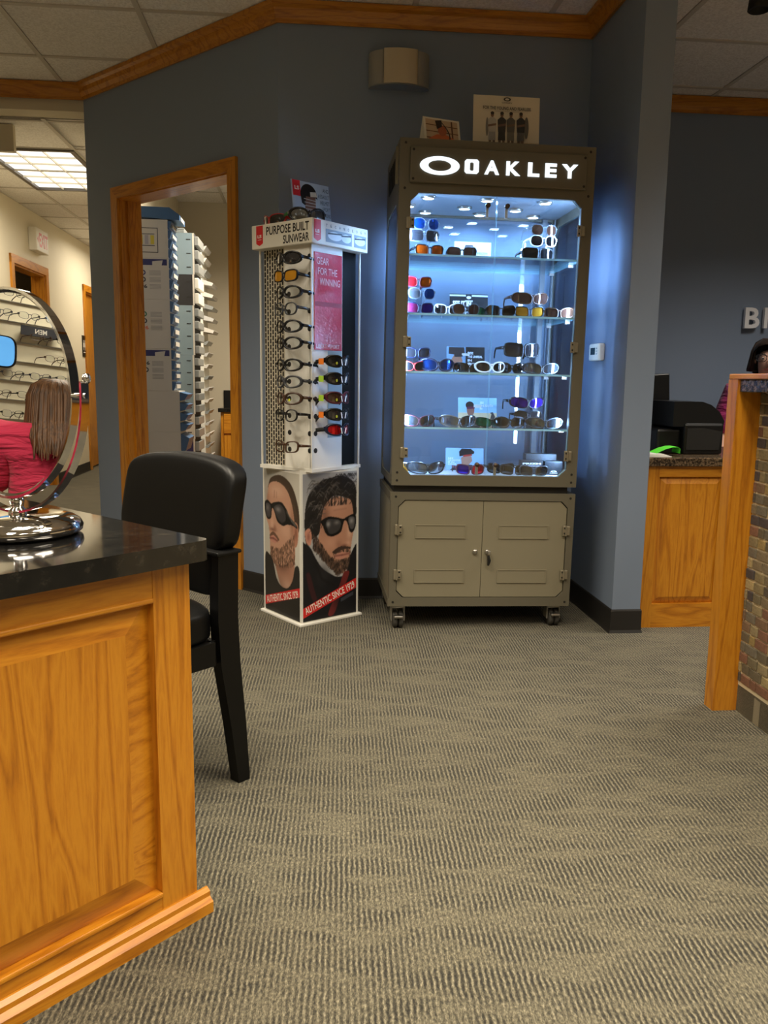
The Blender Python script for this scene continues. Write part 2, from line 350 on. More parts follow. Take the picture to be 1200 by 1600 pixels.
hall_door('door_3', 9.62, 10.5, 'oak door at the end of the left hall wall', True)
# --- crown
prof = [(0, 2.553), (0.014, 2.550), (0.016, 2.566), (0.028, 2.585), (0.034, 2.604), (0.050, 2.612), (0.052, CEIL), (0, CEIL)]
Ae = Vector((CA.x - 0.759*1.597, CA.y + 0.651*1.597))
def trim(name, path, label):
    o = sweep(path, prof, -1).build(name, CROWN); struct(o, label)
trim('trim_1', [g2(UW, 5.03), (Ae.x, Ae.y), (CA.x, CA.y), g2(UR, VB), g2(UR, 3.257), g2(UR+0.122, 3.257), g2(UR+0.122, 4.78), g2(5.5, 4.78)], 'oak crown moulding round the room')
# --- baseboards
bp = [(0, 0), (0.012, 0), (0.007, 0.012), (0.006, 0.094), (0.003, 0.101), (0, 0.101)]
def base(name, path): struct(sweep(path, bp, -1).build(name, RUBBER))
aw = lambda x: (CA.x - 0.759*x, CA.y + 0.651*x)
base('baseboard_angled_left', [aw(1.597), aw(X1+cw)])
base('baseboard_back', [aw(X0-cw), (CA.x, CA.y), g2(UR, VB), g2(UR, 3.257), g2(UR+0.122, 3.257), g2(UR+0.122, 3.34)])
base('baseboard_hall', [g2(UH, 8.29), g2(UH, 9.55)])
struct(sweep([g2(UH, 5.15), g2(UH, 7.29)], bp, -1).build('baseboard_hall_near', RUBBER))
# --- ceilings: a bare slab with a grid, tiles and lamp troffers as parts
def make_ceiling(name, u0, v0, nu, nv, step, z, skip, keep):
    root = MB().box(u0-0.3, u0+nu*step+0.3, v0-0.3, v0+nv*step+0.3, z+0.02, z+0.06).build(name, TILE, None, (0, 0, 0), (0, 0, TH)); struct(root)
    tm = MB().box(-step/2+0.013, step/2-0.013, -step/2+0.013, step/2-0.013, 0.004, 0.018).mesh('ceiling_tile'); tm.materials.append(TILE)
    for i in range(nu):
        for j in range(nv):
            if (i, j) in skip or not keep(u0+(i+.5)*step, v0+(j+.5)*step): continue
            linked('ceiling_tile', tm, root, None, (u0+(i+.5)*step, v0+(j+.5)*step, z))
    gb = MB()
    for i in range(nu+1): gb.box(u0+i*step-0.012, u0+i*step+0.012, v0, v0+nv*step, z-0.001, z+0.006)
    for j in range(nv+1): gb.box(u0, u0+nu*step, v0+j*step-0.012, v0+j*step+0.012, z-0.0012, z+0.0055)
    gb.build('ceiling_grid', TBAR, root); return root
ST = 0.6; GU0, GV0 = -1.325-ST*4, 4.61-ST*13
skip = set()
for (tu, tv) in TROFFERS:
    i = round((tu-0.3-GU0)/ST); j = round((tv-0.6-GV0)/ST); skip |= {(i, j), (i, j+1)}
ceil = make_ceiling('ceiling', GU0, GV0, 16, 19, ST, CEIL, skip, lambda u, v: (v < 5.0 or -1.3 < u < 1.5))
def hall_keep(u, v): return v > 5.0
HG0, HV0 = -2.09-ST*2, 5.22-ST
hskip = {(2, 2), (2, 3), (2, 7), (2, 8)}
hc = make_ceiling('ceiling_hall', HG0, HV0, 4, 13, ST, HALLC, hskip, lambda u, v: v > 5.2 and u < -1.3)
# clip the hall slab so that it does not reach into the room
me = hc.data
for v in me.vertices:
    if v.co.y < 5.16: v.co.y = 5.16
    if v.co.x > -1.2: v.co.x = -1.20
    v.co.z = max(v.co.z, HALLC+0.02)
for ch in list(hc.children):
    if ch.name.startswith('ceiling_grid'):
        for v in ch.data.vertices:
            v.co.y = max(v.co.y, 5.17); v.co.x = min(v.co.x, -1.22)
TUBE = emis('lit_fluorescent_louver', (1, 0.94, 0.82, 1), 1.5); TUBE2 = emis('lit_room_louver', (1, 0.88, 0.68, 1), 0.8); FRAME = mat('troffer_frame', S(90, 84, 76), 0.4); LOUV = mat('louver_blade', S(235, 228, 208), 0.25)
def troffer(u, v, z, label, cat, em, cells, grp):
    t = thing('ceiling_light', label, cat, G(u, v, z), TH, grp)
    MB().ring([(-.3, -.6), (.3, -.6), (.3, .6), (-.3, .6)], [(-.27, -.57), (.27, -.57), (.27, .57), (-.27, .57)], -0.012, 0.012).build('frame', FRAME, t, None, (R(90), 0, 0))
    MB().box(-.27, .27, -.57, .57, 0.008, 0.012).build('lamp_panel', em, t)
    for i in range(1, 3): MB().box(-.27+.18*i-.003, -.27+.18*i+.003, -.57, .57, -0.008, 0.007).build('louver_blade', LOUV, t)
    for j in range(1, cells): MB().box(-.27, .27, -.57+1.14/cells*j-.002, -.57+1.14/cells*j+.002, -0.006, 0.007).build('louver_blade', LOUV, t)
    return t
for k, (tu, tv) in enumerate(TROFFERS): troffer(round((tu-0.3-GU0)/ST)*ST+GU0+0.3, round((tv-0.6-GV0)/ST)*ST+GV0+0.6, CEIL, 'recessed warm ceiling light in the showroom ceiling, %s' % ['behind the camera', 'over the right aisle', 'over the desk', 'over the reception side', 'behind right of the camera', 'by the eyeglass wall', 'left of the angled wall door', 'far behind the reception bar'][k], 'ceiling light', TUBE2, 6, 'showroom ceiling lights')
troffer(-1.79, 6.42, HALLC, 'lit louvered ceiling light panel over the hall', 'ceiling light', TUBE, 6, None)
troffer(-1.79, 9.42, HALLC, 'far lit ceiling light deeper down the hall', 'ceiling light', TUBE, 6, None)
# boxed-in duct at the hall's mouth
gbox('trim_2', UH, hitV(20, 200, 5.30)[0], 5.30, 5.34, hitV(10, 236, 5.30)[1], HALLC, BEIGE, 'boxed bulkhead under the hall ceiling')
# ================================================================ DISPLAY CABINET
CW, CD = 0.777, 0.48
CABV = 3.34
LEAN = R(0.7)
LM = Matrix.Translation((CW/2, 0, 0.1)) @ Matrix.Rotation(LEAN, 4, 'Y') @ Matrix.Translation((-CW/2, 0, -0.1))
CABM = Matrix.Translation(G(0.3445, CABV)) @ Matrix.Rotation(TH, 4, 'Z')
CABROT = (Matrix.Rotation(TH, 3, 'Z') @ Matrix.Rotation(LEAN, 3, 'Y')).to_euler()
def cabw(x, y, z): return CABM @ (LM @ Vector((x, y, z)))
LMI = LM.inverted()
def cabpx(px, py, y=0.0):      # cabinet coordinates (x, z) of a pixel on the plane at depth y behind the front
    u, z = hitV(px, py, CABV+y); q = LMI @ Vector((u-0.3445, y, z)); return q.x, q.z
cab = thing('display_cabinet', 'tall olive grey metal cabinet with lit glass case and lower doors on casters', 'display cabinet', G(0.3445, CABV), TH)
def octa(x0, x1, z0, z1, c): return [(x0, z0+c), (x0+c, z0), (x1-c, z0), (x1, z0+c), (x1, z1-c), (x1-c, z1), (x0+c, z1), (x0, z1-c)]
def rect8(x0, x1, z0, z1, c): return [(x0, z0+c), (x0+c, z0), (x1-c, z0), (x1, z0+c), (x1, z1-c), (x1-c, z1), (x0+c, z1), (x0, z1-c)]
def rectring(mb, X0, X1, Z0, Z1, x0, x1, z0, z1, c, y0, y1, mi=0):
    inn = octa(x0, x1, z0, z1, c)
    out = [(X0, z0+c), (x0+c, Z0), (x1-c, Z0), (X1, z0+c), (X1, z1-c), (x1-c, Z1), (x0+c, Z1), (X0, z1-c)]
    v = [(a, y0, b) for a, b in out] + [(a, y0, b) for a, b in inn] + [(a, y1, b) for a, b in out] + [(a, y1, b) for a, b in inn]
    cor = {0: (X0, Z0), 2: (X1, Z0), 4: (X1, Z1), 6: (X0, Z1)}
    v += [(cor[k][0], yy, cor[k][1]) for k in (0, 2, 4, 6) for yy in (y0, y1)]
    ci = {0: 32, 2: 34, 4: 36, 6: 38}; f = []
    for i in range(8):
        j = (i+1) % 8
        if i in ci:
            a = ci[i]; f += [(i, a, j, 8+j, 8+i), (16+i, 24+i, 24+j, 16+j, a+1), (i, 16+i, a+1, a), (a, a+1, 16+j, j)]
        else: f += [(i, j, 8+j, 8+i), (16+i, 24+i, 24+j, 16+j), (i, 16+i, 16+j, j)]
        f.append((8+i, 8+j, 24+j, 24+i))
    mb.add(v, f, mi); return mb
LB = lambda: MB(LM)
OX0, OX1, OZ0, OZ1 = 0.047, 0.732, 0.655, 1.760
# upper housing
rectring(LB(), 0, CW, 0.612, 1.96, OX0, OX1, OZ0, OZ1, 0.032, 0, 0.03).build('front_frame', OLIVE, cab)
def side_frame(x0, x1):
    mb = MB(LM @ Matrix.Translation((x0, 0, 0)) @ Matrix(((0, 1, 0, 0), (1, 0, 0, 0), (0, 0, 1, 0), (0, 0, 0, 1))))
    rectring(mb, 0.03, CD-0.016, 0.612, 1.78, 0.055, CD-0.03, OZ0-0.01, OZ1-0.03, 0.04, 0, x1-x0); mb.build('side_frame', OLIVE, cab)
side_frame(0, 0.012); side_frame(CW-0.012, CW)
rectring(LB(), 0.0, CW, 0.612, 1.96, 0.012, CW-0.012, OZ0+0.0, OZ1-0.0, 0.02, CD-0.016, CD).build('rear_frame', OLIVE, cab)
hd = LB(); hd.box(0.0, CW, 0.03, CD, 1.955, 1.96); hd.box(0, 0.012, 0.03, CD, 1.78, 1.955); hd.box(CW-0.012, CW, 0.03, CD, 1.78, 1.955); hd.build('canopy_box', OLIVE, cab)
LB().box(0.012, CW-0.012, 0.03, CD-0.025, 1.768, 1.775).build('case_ceiling', mat('case_ceiling_grey', S(104, 110, 116), 0.5), cab)
LB().box(0.025, CW-0.025, 0.03, CD-0.025, 0.630, 0.652).build('case_floor', mat('case_floor_white', S(214, 220, 224), 0.35), cab)
# vented side of the canopy
for k in range(9): LB().box(-0.003, 0.0, 0.09+k*0.036, 0.105+k*0.036, 1.82, 1.92).build('vent_slot', DARK, cab)
LB().box(-0.010, 0.0, 0.055, 0.062, 1.80, 1.94).build('vent_plate_edge', OLIVE2, cab)
# panes
SGLASS = glass('thin_side_glass', (0.97, 0.985, 0.985, 1), 0.6, 1.18)
PX = [(0.05, 0.388), (0.392, 0.729)]
def gpane(poly, y0, y1, nm, xf=LM):
    mb = MB(xf); n = len(poly); v = [(a, y0, b) for a, b in poly] + [(a, y1, b) for a, b in poly]
    mb.add(v, [tuple(range(n)), tuple(range(2*n-1, n-1, -1))], 0); mb.add(v, [(i, i+n, (i+1) % n+n, (i+1) % n) for i in range(n)], 1)
    return mb.build(nm, [GLASS if nm != 'side_pane' else SGLASS, GEDGE], cab)
c_ = 0.03
dL = gpane([(0.05, OZ0+c_), (0.05+c_, OZ0+.003), (0.388, OZ0+.003), (0.388, OZ1-.003), (0.05+c_, OZ1-.003), (0.05, OZ1-c_)], 0.006, 0.012, 'glass_door')
dR = gpane([(0.392, OZ0+.003), (0.729-c_, OZ0+.003), (0.729, OZ0+c_), (0.729, OZ1-c_), (0.729-c_, OZ1-.003), (0.392, OZ1-.003)], 0.006, 0.012, 'glass_door')
SW = Matrix(((0, 1, 0, 0), (1, 0, 0, 0), (0, 0, 1, 0), (0, 0, 0, 1)))
for xx in (0.003, CW-0.009): gpane(octa(0.055, CD-0.03, OZ0-0.01, OZ1-0.03, 0.04), 0, 0.006, 'side_pane', LM @ Matrix.Translation((xx, 0, 0)) @ SW)
gpane(octa(0.012, CW-0.012, OZ0+0.0, OZ1-0.0, 0.02), CD-0.012, CD-0.006, 'rear_pane')
SHZ = [1.535, 1.306, 1.076, 0.851]
for z in SHZ:
    mb = LB(); mb.box(0.03, CW-0.03, 0.022, CD-0.03, z-0.008, z); me = mb; o = mb.build('glass_shelf', [GLASS, GEDGE], cab)
    for p in o.data.polygons: p.material_index = 0 if abs(p.normal.z) > 0.7 else 1
    for (a, b) in ((0.028, 0.12), (0.028, CD-0.09), (CW-0.048, 0.12), (CW-0.048, CD-0.09)): LB().box(a, a+0.02, b, b+0.012, z-0.018, z-0.008).build('shelf_clip', STEEL, cab)
# rear uprights inside
UPX = [cabpx(840, 500, CD-0.04)[0], cabpx(858, 500, CD-0.04)[0]]
for xx, ww_ in zip(UPX, (0.022, 0.006)): LB().box(xx, xx+ww_, CD-0.045, CD-0.027, 0.655, 1.765).build('upright', mat('grey_aluminium', S(112, 116, 120), 0.5, 0.3), cab)
# light pucks in the case ceiling + strips behind the front posts
LED = (0.29, 0.53, 1.0)
PUCK = emis('led_puck_lens', (0.80, 0.92, 1, 1), 9.0)
for yy, xs in ((0.10, (0.13, 0.37, 0.61)), (0.27, (0.07, 0.31, 0.53)), (0.39, (0.16, 0.40, 0.64))):
    for xx in xs:
        pk = MB(LM @ Matrix.Translation((xx, yy, 1.768))).lathe([(0.030, 0), (0.032, -0.004), (0.026, -0.010), (0.022, -0.008)], 18).build('light_puck', STEEL, cab)
        MB(LM @ Matrix.Translation((xx, yy, 1.768))).lathe([(0.023, -0.008), (0.001, -0.0082)], 18).build('puck_lens', PUCK, pk)
        area('case_puck_lamp', cabw(xx, yy, 1.755), 0.04, 1.5, LED, 0, 165)
STRIP = emis('led_strip_tube', (0.75, 0.9, 1, 1), 45.0)
for xx in (0.030, CW-0.036):
    LB().box(xx, xx+0.006, 0.034, 0.040, 0.70, 1.74).build('led_strip', STRIP, cab)
a1 = area('case_strip_lamp', cabw(0.044, 0.050, 1.21), 0.02, 15.0, LED, size_y=1.0); a1.rotation_euler = (R(90), 0, TH - R(58))
a2 = area('case_strip_lamp', cabw(CW-0.044, 0.050, 1.21), 0.02, 15.0, LED, size_y=1.0); a2.rotation_euler = (R(90), 0, TH + R(58))
# illuminated sign panel
hp = LB().box(0.040, 0.742, -0.014, 0.0, 1.795, 1.928, 0, 0.004).build('sign_panel', OLIVE, cab)
SIGNW = emis('lit_sign_white', (0.86, 0.94, 1, 1), 1.35)
lx0, lz = cabpx(656, 258, -0.014); lx1, lz2 = cabpx(718, 260, -0.014); ex, ez = (lx0+lx1)/2, (lz+lz2)/2
el = lambda a, b, n=40: [(ex+a*math.cos(2*math.pi*k/n), ez+b*math.sin(2*math.pi*k/n)) for k in range(n)]
LB().ring(el((lx1-lx0)/2, 0.034), el((lx1-lx0)/2*0.58, 0.0205), -0.018, -0.014).build('lit_ellipse_logo', SIGNW, cab)
cells = [(726, 748), (757, 780), (791, 813), (825, 843), (852, 870), (878, 903)]
for ch, (a, b) in zip('OAKLEY', cells):
    xa, za = cabpx(a, 261, -0.014); xb, _ = cabpx(b, 261, -0.014)
    mb = LB()
    zc = 1.8615; h = 0.026
    if ch == 'O':
        mb.ring(octa(xa, xb, zc-h, zc+h, 0.007), octa(xa+0.020, xb-0.020, zc-h+0.010, zc+h-0.010, 0.004), -0.018, -0.014)
    else: mb.text(ch, xa, xb, zc-h, zc+h, -0.0145, 0, 0.0035, 0.04)
    mb.build('lit_letter', SIGNW, cab)
# screws
def screws(lst, y, par=cab):
    for (sx, sz) in lst: LB().disc((sx, sz), 0.0052, y, 10).flat('screw', DARK, par)
screws([(0.022, 1.942), (CW-0.022, 1.942), (0.022, 1.775), (CW-0.022, 1.775), (0.022, 0.665), (0.022, 0.632), (CW-0.022, 0.665), (CW-0.022, 0.632)], -0.0006)
screws([(0.052, 1.915), (0.73, 1.915), (0.052, 1.808), (0.73, 1.808)], -0.0146)
for z in (1.94, 1.915, 1.79, 1.765, 0.69, 0.65, 0.63): LB().add([(-0.0006, 0.018+0.005*math.cos(t), z+0.005*math.sin(t)) for t in [k*math.pi/4 for k in range(8)]], [tuple(range(8))]).flat('screw', DARK, cab)
# hinges on the glass doors
HING = mat('hinge_pewter', S(150, 142, 122), 0.35, 0.5)
def hinge(x, z, y, s, par):
    h = LB().box(x-0.016, x-0.003, y-0.010, y, z-0.022, z+0.022, 0, 0.003).box(x-0.002, x+0.016, y-0.010, y, z-0.020, z+0.020, 0, 0.003).build('hinge', HING, par)
    MB(LM).tube([(x-0.002, y-0.010, z-0.022), (x-0.002, y-0.010, z+0.022)], 0.004, 8).build('hinge_pin', HING, h)
    for zz in (-0.011, 0.011): LB().disc((x+0.008*s, z+zz), 0.004, y-0.0106, 8).flat('screw', DARK, h)
for z in (1.645, 1.190, 0.747): hinge(0.047, z, 0.0, 1, cab); hinge(0.732, z-0.004, 0.0, -1, cab)
# locks on the glass doors
for d, lxk in ((dL, 0.355), (dR, 0.432)):
    for z, dz in ((1.725, -1), (0.70, -1)):
        MB(LM).lathe([(0.0, -0.012), (0.009, -0.012), (0.010, 0.012), (0, 0.012)], 12, 0, (lxk, 0.009, z), 'y').build('lock', mat('lock_brass', S(92, 78, 66), 0.35, 0.7), d)
        LB().box(lxk-0.006, lxk+0.006, 0.018, 0.021, z-0.045, z-0.006, 0, 0.002).build('lock_tongue', STEEL, d)
# lower cupboard
rectring(LB(), 0, CW, 0.10, 0.583, 0.030, 0.748, 0.137, 0.552, 0.028, 0, 0.03).build('base_front_frame', OLIVE, cab)
LB().box(0, 0.02, 0.03, CD, 0.10, 0.583).build('base_side', OLIVE2, cab); LB().box(CW-0.02, CW, 0.03, CD, 0.10, 0.583).build('base_side', OLIVE2, cab)
for (a, b, z0, z1) in ((0.0, CD, 0.10, 0.135), (0.0, CD, 0.548, 0.583)): LB().box(-0.004, 0, a, b, z0, z1).build('base_side_rail', OLIVE, cab)
LB().box(0.0, CW, CD-0.02, CD, 0.10, 0.583).build('base_back', OLIVE, cab); LB().box(0, CW, 0.03, CD, 0.10, 0.11).build('base_floor', OLIVE, cab); LB().box(0, CW, 0.03, CD, 0.575, 0.583).build('base_top', OLIVE, cab)
LB().box(0.012, CW-0.03, 0.02, CD-0.02, 0.583, 0.613).build('neck', DARK, cab)
def cupboard(x0, x1, left):
    c = 0.028; z0, z1 = 0.140, 0.549
    P = [(x0, z0+c), (x0+c, z0), (x1, z0), (x1, z1), (x0+c, z1), (x0, z1-c)] if left else [(x0, z0), (x1-c, z0), (x1, z0+c), (x1, z1-c), (x1-c, z1), (x0, z1)]
    d = LB().prism(P, 0.004, 0.024).build('cupboard_door', OLIVE2, cab)
    a, b = (x0+0.075, x1-0.075) if left else (x0+0.072, x1-0.078)
    for zz in (0.395, 0.205):
        LB().ring([(a-.004, zz-.004), (b+.004, zz-.004), (b+.004, zz+.054), (a-.004, zz+.054)], [(a, zz), (b, zz), (b, zz+.05), (a, zz+.05)], 0.000, 0.006).build('panel_bead', OLIVE2, d)
        LB().box(a, b, 0.002, 0.005, zz, zz+0.05).build('raised_panel', OLIVE2, d)
    kx = x1-0.028 if left else x0+0.022
    MB(LM).lathe([(0, -0.010), (0.008, -0.010), (0.011, -0.006), (0.011, 0.004), (0, 0.004)], 16, 0, (kx, 0.004, 0.335), 'y').build('lock', STEEL, d)
    if not left:
        LB().box(kx-0.002, kx+0.010, -0.022, -0.006, 0.326, 0.344, 0, 0.002).build('key', STEEL, d); MB(LM).tube([(kx+0.002, -0.016, 0.322), (kx+0.006, -0.017, 0.300), (kx+0.003, -0.016, 0.280)], [0.005, 0.008, 0.004], 8).build('key_tag', DARK, d)
    for zz in (0.428, 0.238): hinge(x0 if left else x1, zz, 0.0, 1 if left else -1, d)
cupboard(0.033, 0.3875, True); cupboard(0.3895, 0.745, False)
screws([(0.020, 0.565), (CW-0.020, 0.565), (0.018, 0.118), (CW-0.02, 0.118)], -0.0006)
for z in (0.56, 0.13): LB().add([(-0.0046, 0.018+0.005*math.cos(t), z+0.005*math.sin(t)) for t in [k*math.pi/4 for k in range(8)]], [tuple(range(8))]).flat('screw', DARK, cab)
# casters
def caster(x, y, ztop):
    c = MB().box(x-0.030, x+0.030, y-0.030, y+0.030, ztop-0.006, ztop+0.001).build('caster', STEEL, cab)
    f = MB(); f.box(x-0.030, x-0.024, y-0.020, y+0.030, 0.030, ztop-0.006, 0, 0.002); f.box(x+0.024, x+0.030, y-0.020, y+0.030, 0.030, ztop-0.006, 0, 0.002); f.box(x-0.030, x+0.030, y-0.02, y+0.028, ztop-0.018, ztop-0.006, 0, 0.003); f.build('fork', mat('caster_grey', S(150, 146, 136), 0.4, 0.4), c)
    for s in (-1, 1): MB().lathe([(0.0, 0.0), (0.030, 0.0), (0.0365, 0.004), (0.0365, 0.018), (0.030, 0.021), (0, 0.021)], 20, 0, (x+(-0.0225 if s < 0 else 0.0015), y-0.006, 0.0365), 'x').build('wheel', mat('caster_tyre', S(70, 68, 64), 0.6), c)
    MB().box(x-0.020, x+0.020, y-0.055, y-0.020, 0.050, 0.062, 0, 0.004).build('brake_lever', STEEL, c)
for x, y in ((0.045, 0.055), (CW-0.055, 0.055), (0.045, CD-0.05), (CW-0.055, CD-0.05)): caster(x, y, (LM @ Vector((x, y, 0.1))).z)

# ================================================================ SUNGLASS STAND (revolving top on a square base)
F_ = Vector((-0.349, 3.378)); L_ = Vector((-0.568, 3.637)); R_ = Vector((-0.067, 3.596))
SA = math.atan2(R_.y-F_.y, R_.x-F_.x) * 0.5 + (math.atan2(L_.y-F_.y, L_.x-F_.x) - R(90)) * 0.5     # local x: front corner -> right corner, local y: front -> left corner
SS = 0.330; h = SS/2
SC = Vector((F_.x, F_.y, 0)) + Vector((math.cos(SA)*h - math.sin(SA)*h, math.sin(SA)*h + math.cos(SA)*h, 0))
st = thing('sunglass_stand', 'white square revolving sunglass stand with portrait posters beside the cabinet', 'display stand', SC, SA)
STW = mat('stand_white', S(242, 240, 232), 0.42)
MB().box(-h, h, -h, h, 0, 0.012, 0, 0.003).build('base_plate', STW, st)
b_ = h-0.018
bm_ = MB(); bm_.box(-b_, b_, -b_, b_, 0.012, 0.655); bm_.build('base_box', STW, st)
for sx, sy in ((-1, -1), (1, -1), (-1, 1), (1, 1)): MB().box(sx*b_-0.006*(1+sx)/2-0.004*(1-sx)/2, sx*b_+0.004*(1+sx)/2+0.006*(1-sx)/2, sy*b_-0.004, sy*b_+0.006, 0.012, 0.667).build('corner_post', WHITE, st)
for k in range(4):
    a = k*math.pi/2; n = 10; xs = [-b_+2*b_*i/n for i in range(n+1)]
    v = [(x, -b_-0.004, 0.655) for x in xs] + [(x, -b_-0.004, 0.655+0.012*abs(2*i/n-1)**2) for i, x in enumerate(xs)]
    mb = MB(Matrix.Rotation(a, 4, 'Z')); P = [(x, 0.65) for x in xs] + [(x, 0.656+0.010*abs(2*i/n-1)**2) for i, x in list(enumerate(xs))[::-1]]
    mb.prism(P, -b_-0.003, -b_+0.001).build('top_lip', WHITE, st)
# posters: drawn portraits on the two faces we see (x 0..1 left to right, z 0..1)
PAL = {}
def pm(r, g, b, ro=0.45): return mat('print_%d_%d_%d' % (r, g, b), S(r, g, b), ro)
def poster(parent, name, frame, W, H, layers, base_col, t=0.002, y=0.0, texts=()):
    """frame: Matrix to the poster's lower-left corner, facing -y. layers: (colour, [(x, z) in 0..1])"""
    mats = []; idx = {}
    def mi(c):
        if c not in idx: idx[c] = len(mats); mats.append(pm(*c))
        return idx[c]
    mb = MB(frame); mb.box(0, W, 0, t, 0, H, mi(base_col))
    card = mb.build(name, mats[:], parent)
    if layers or texts:
        pr = MB(frame); mats2 = []; idx.clear(); mats.clear()
        for k, (c, poly) in enumerate(layers): pr.sheet([(min(1, max(0, a))*W, min(1, max(0, b))*H) for a, b in poly], -0.0003-0.0002*k, mi(c))
        for k, (c, body, x0, x1, z0, z1, bold, rot) in enumerate(texts):
            pr.text(body, x0*W, x1*W, z0*H, z1*H, -0.0003-0.0002*(len(layers)+k), mi(c), 0, bold, 0, (rot[0]*W, rot[1]*H, rot[2]) if rot else None)
        pr.flat('print', mats[:], card)
    return card
def ell(cx, cz, a, b, n=20, a0=0, a1=360): return [(cx+a*math.cos(R(a0+(a1-a0)*k/(n if a1-a0 < 360 else n))), cz+b*math.sin(R(a0+(a1-a0)*k/n))) for k in range(n+(1 if a1-a0 < 360 else 0))]
SKIN, SKIN2, HAIR, BEARD, BLK = (188, 140, 116), (160, 110, 90), (52, 42, 36), (96, 70, 56), (22, 22, 24)
import numpy as np
def crom(P, k=6):
    n = len(P); out = []
    for i in range(n):
        p0, p1, p2, p3 = [np.array(P[(i+j-1) % n]) for j in range(4)]
        for t in np.linspace(0, 1, k, endpoint=False): out.append(0.5*((2*p1)+(-p0+p2)*t+(2*p0-5*p1+4*p2-p3)*t*t+(-p0+3*p1-3*p2+p3)*t**3))
    return out
class Canvas:          # a flat print painted procedurally; becomes vertex colours of one flat sheet
    def __init__(s, nx, nz, bg): s.nx, s.nz = nx, nz; s.X, s.Z = np.meshgrid(np.linspace(0, 1, nx), np.linspace(0, 1, nz)); s.a = np.zeros((nz, nx, 3)) + np.array(bg, float)
    def blend(s, m, c): s.a += (np.array(c, float)-s.a)*m[..., None]
    def poly(s, P, c, smooth=True, soft=1, op=1.0):
        Q = crom(P) if smooth else P; m = np.zeros_like(s.X, bool); n = len(Q)
        for i in range(n):
            (x0, z0), (x1, z1) = Q[i], Q[(i+1) % n]
            if z0 == z1: continue
            m ^= ((z0 > s.Z) != (z1 > s.Z)) & (s.X < (x1-x0)*(s.Z-z0)/(z1-z0)+x0)
        m = m.astype(float)
        for _ in range(soft): p = np.pad(m, 1, mode='edge'); m = (p[1:-1, 1:-1]*4+p[:-2, 1:-1]+p[2:, 1:-1]+p[1:-1, :-2]+p[1:-1, 2:])/8
        s.blend(m*op, c)
    def blob(s, x, z, a, b, c, op=0.6): s.blend(op*np.exp(-((s.X-x)/a)**2-((s.Z-z)/b)**2), c)
    def stroke(s, pts, w, c, op=0.7):
        for i in range(len(pts)-1):
            for t in np.linspace(0, 1, 14):
                x, z = pts[i][0]*(1-t)+pts[i+1][0]*t, pts[i][1]*(1-t)+pts[i+1][1]*t; i0, j0 = int(x*(s.nx-1)), int(z*(s.nz-1)); r = 3
                sl = (slice(max(0, j0-r), j0+r+1), slice(max(0, i0-r), i0+r+1))
                if s.X[sl].size == 0: continue
                m = op*0.35*np.exp(-((s.X[sl]-x)/w)**2-((s.Z[sl]-z)/(w*0.5))**2); s.a[sl] += (np.array(c, float)-s.a[sl])*m[..., None]
    def build(s, parent, frame, W, H, y=-0.0004):
        v = [tuple(frame @ Vector((x*W, y, z*H))) for x, z in zip(s.X.ravel(), s.Z.ravel())]; f = [(j*s.nx+i, j*s.nx+i+1, (j+1)*s.nx+i+1, (j+1)*s.nx+i) for j in range(s.nz-1) for i in range(s.nx-1)]
        me = bpy.data.meshes.new('print'); me.from_pydata(v, [], f); at = me.color_attributes.new('print_colour', 'FLOAT_COLOR', 'POINT')
        c = np.clip(s.a.reshape(-1, 3)/255, 0, 1); c = np.where(c <= 0.04045, c/12.92, ((c+0.055)/1.055)**2.4); at.data.foreach_set('color', np.concatenate([c, np.ones((len(c), 1))], 1).ravel().astype(np.float32))
        m = mat('printed_poster', rough=0.4); n, l, p = nodes(m)
        if not any(q.type == 'ATTRIBUTE' for q in n): q = n.new('ShaderNodeAttribute'); q.attribute_name = 'print_colour'; l.new(q.outputs['Color'], p.inputs['Base Color'])
        me.materials.append(m); o = bpy.data.objects.new('print', me); C.objects.link(o); o.parent = parent; return o
rq = random.Random(11)
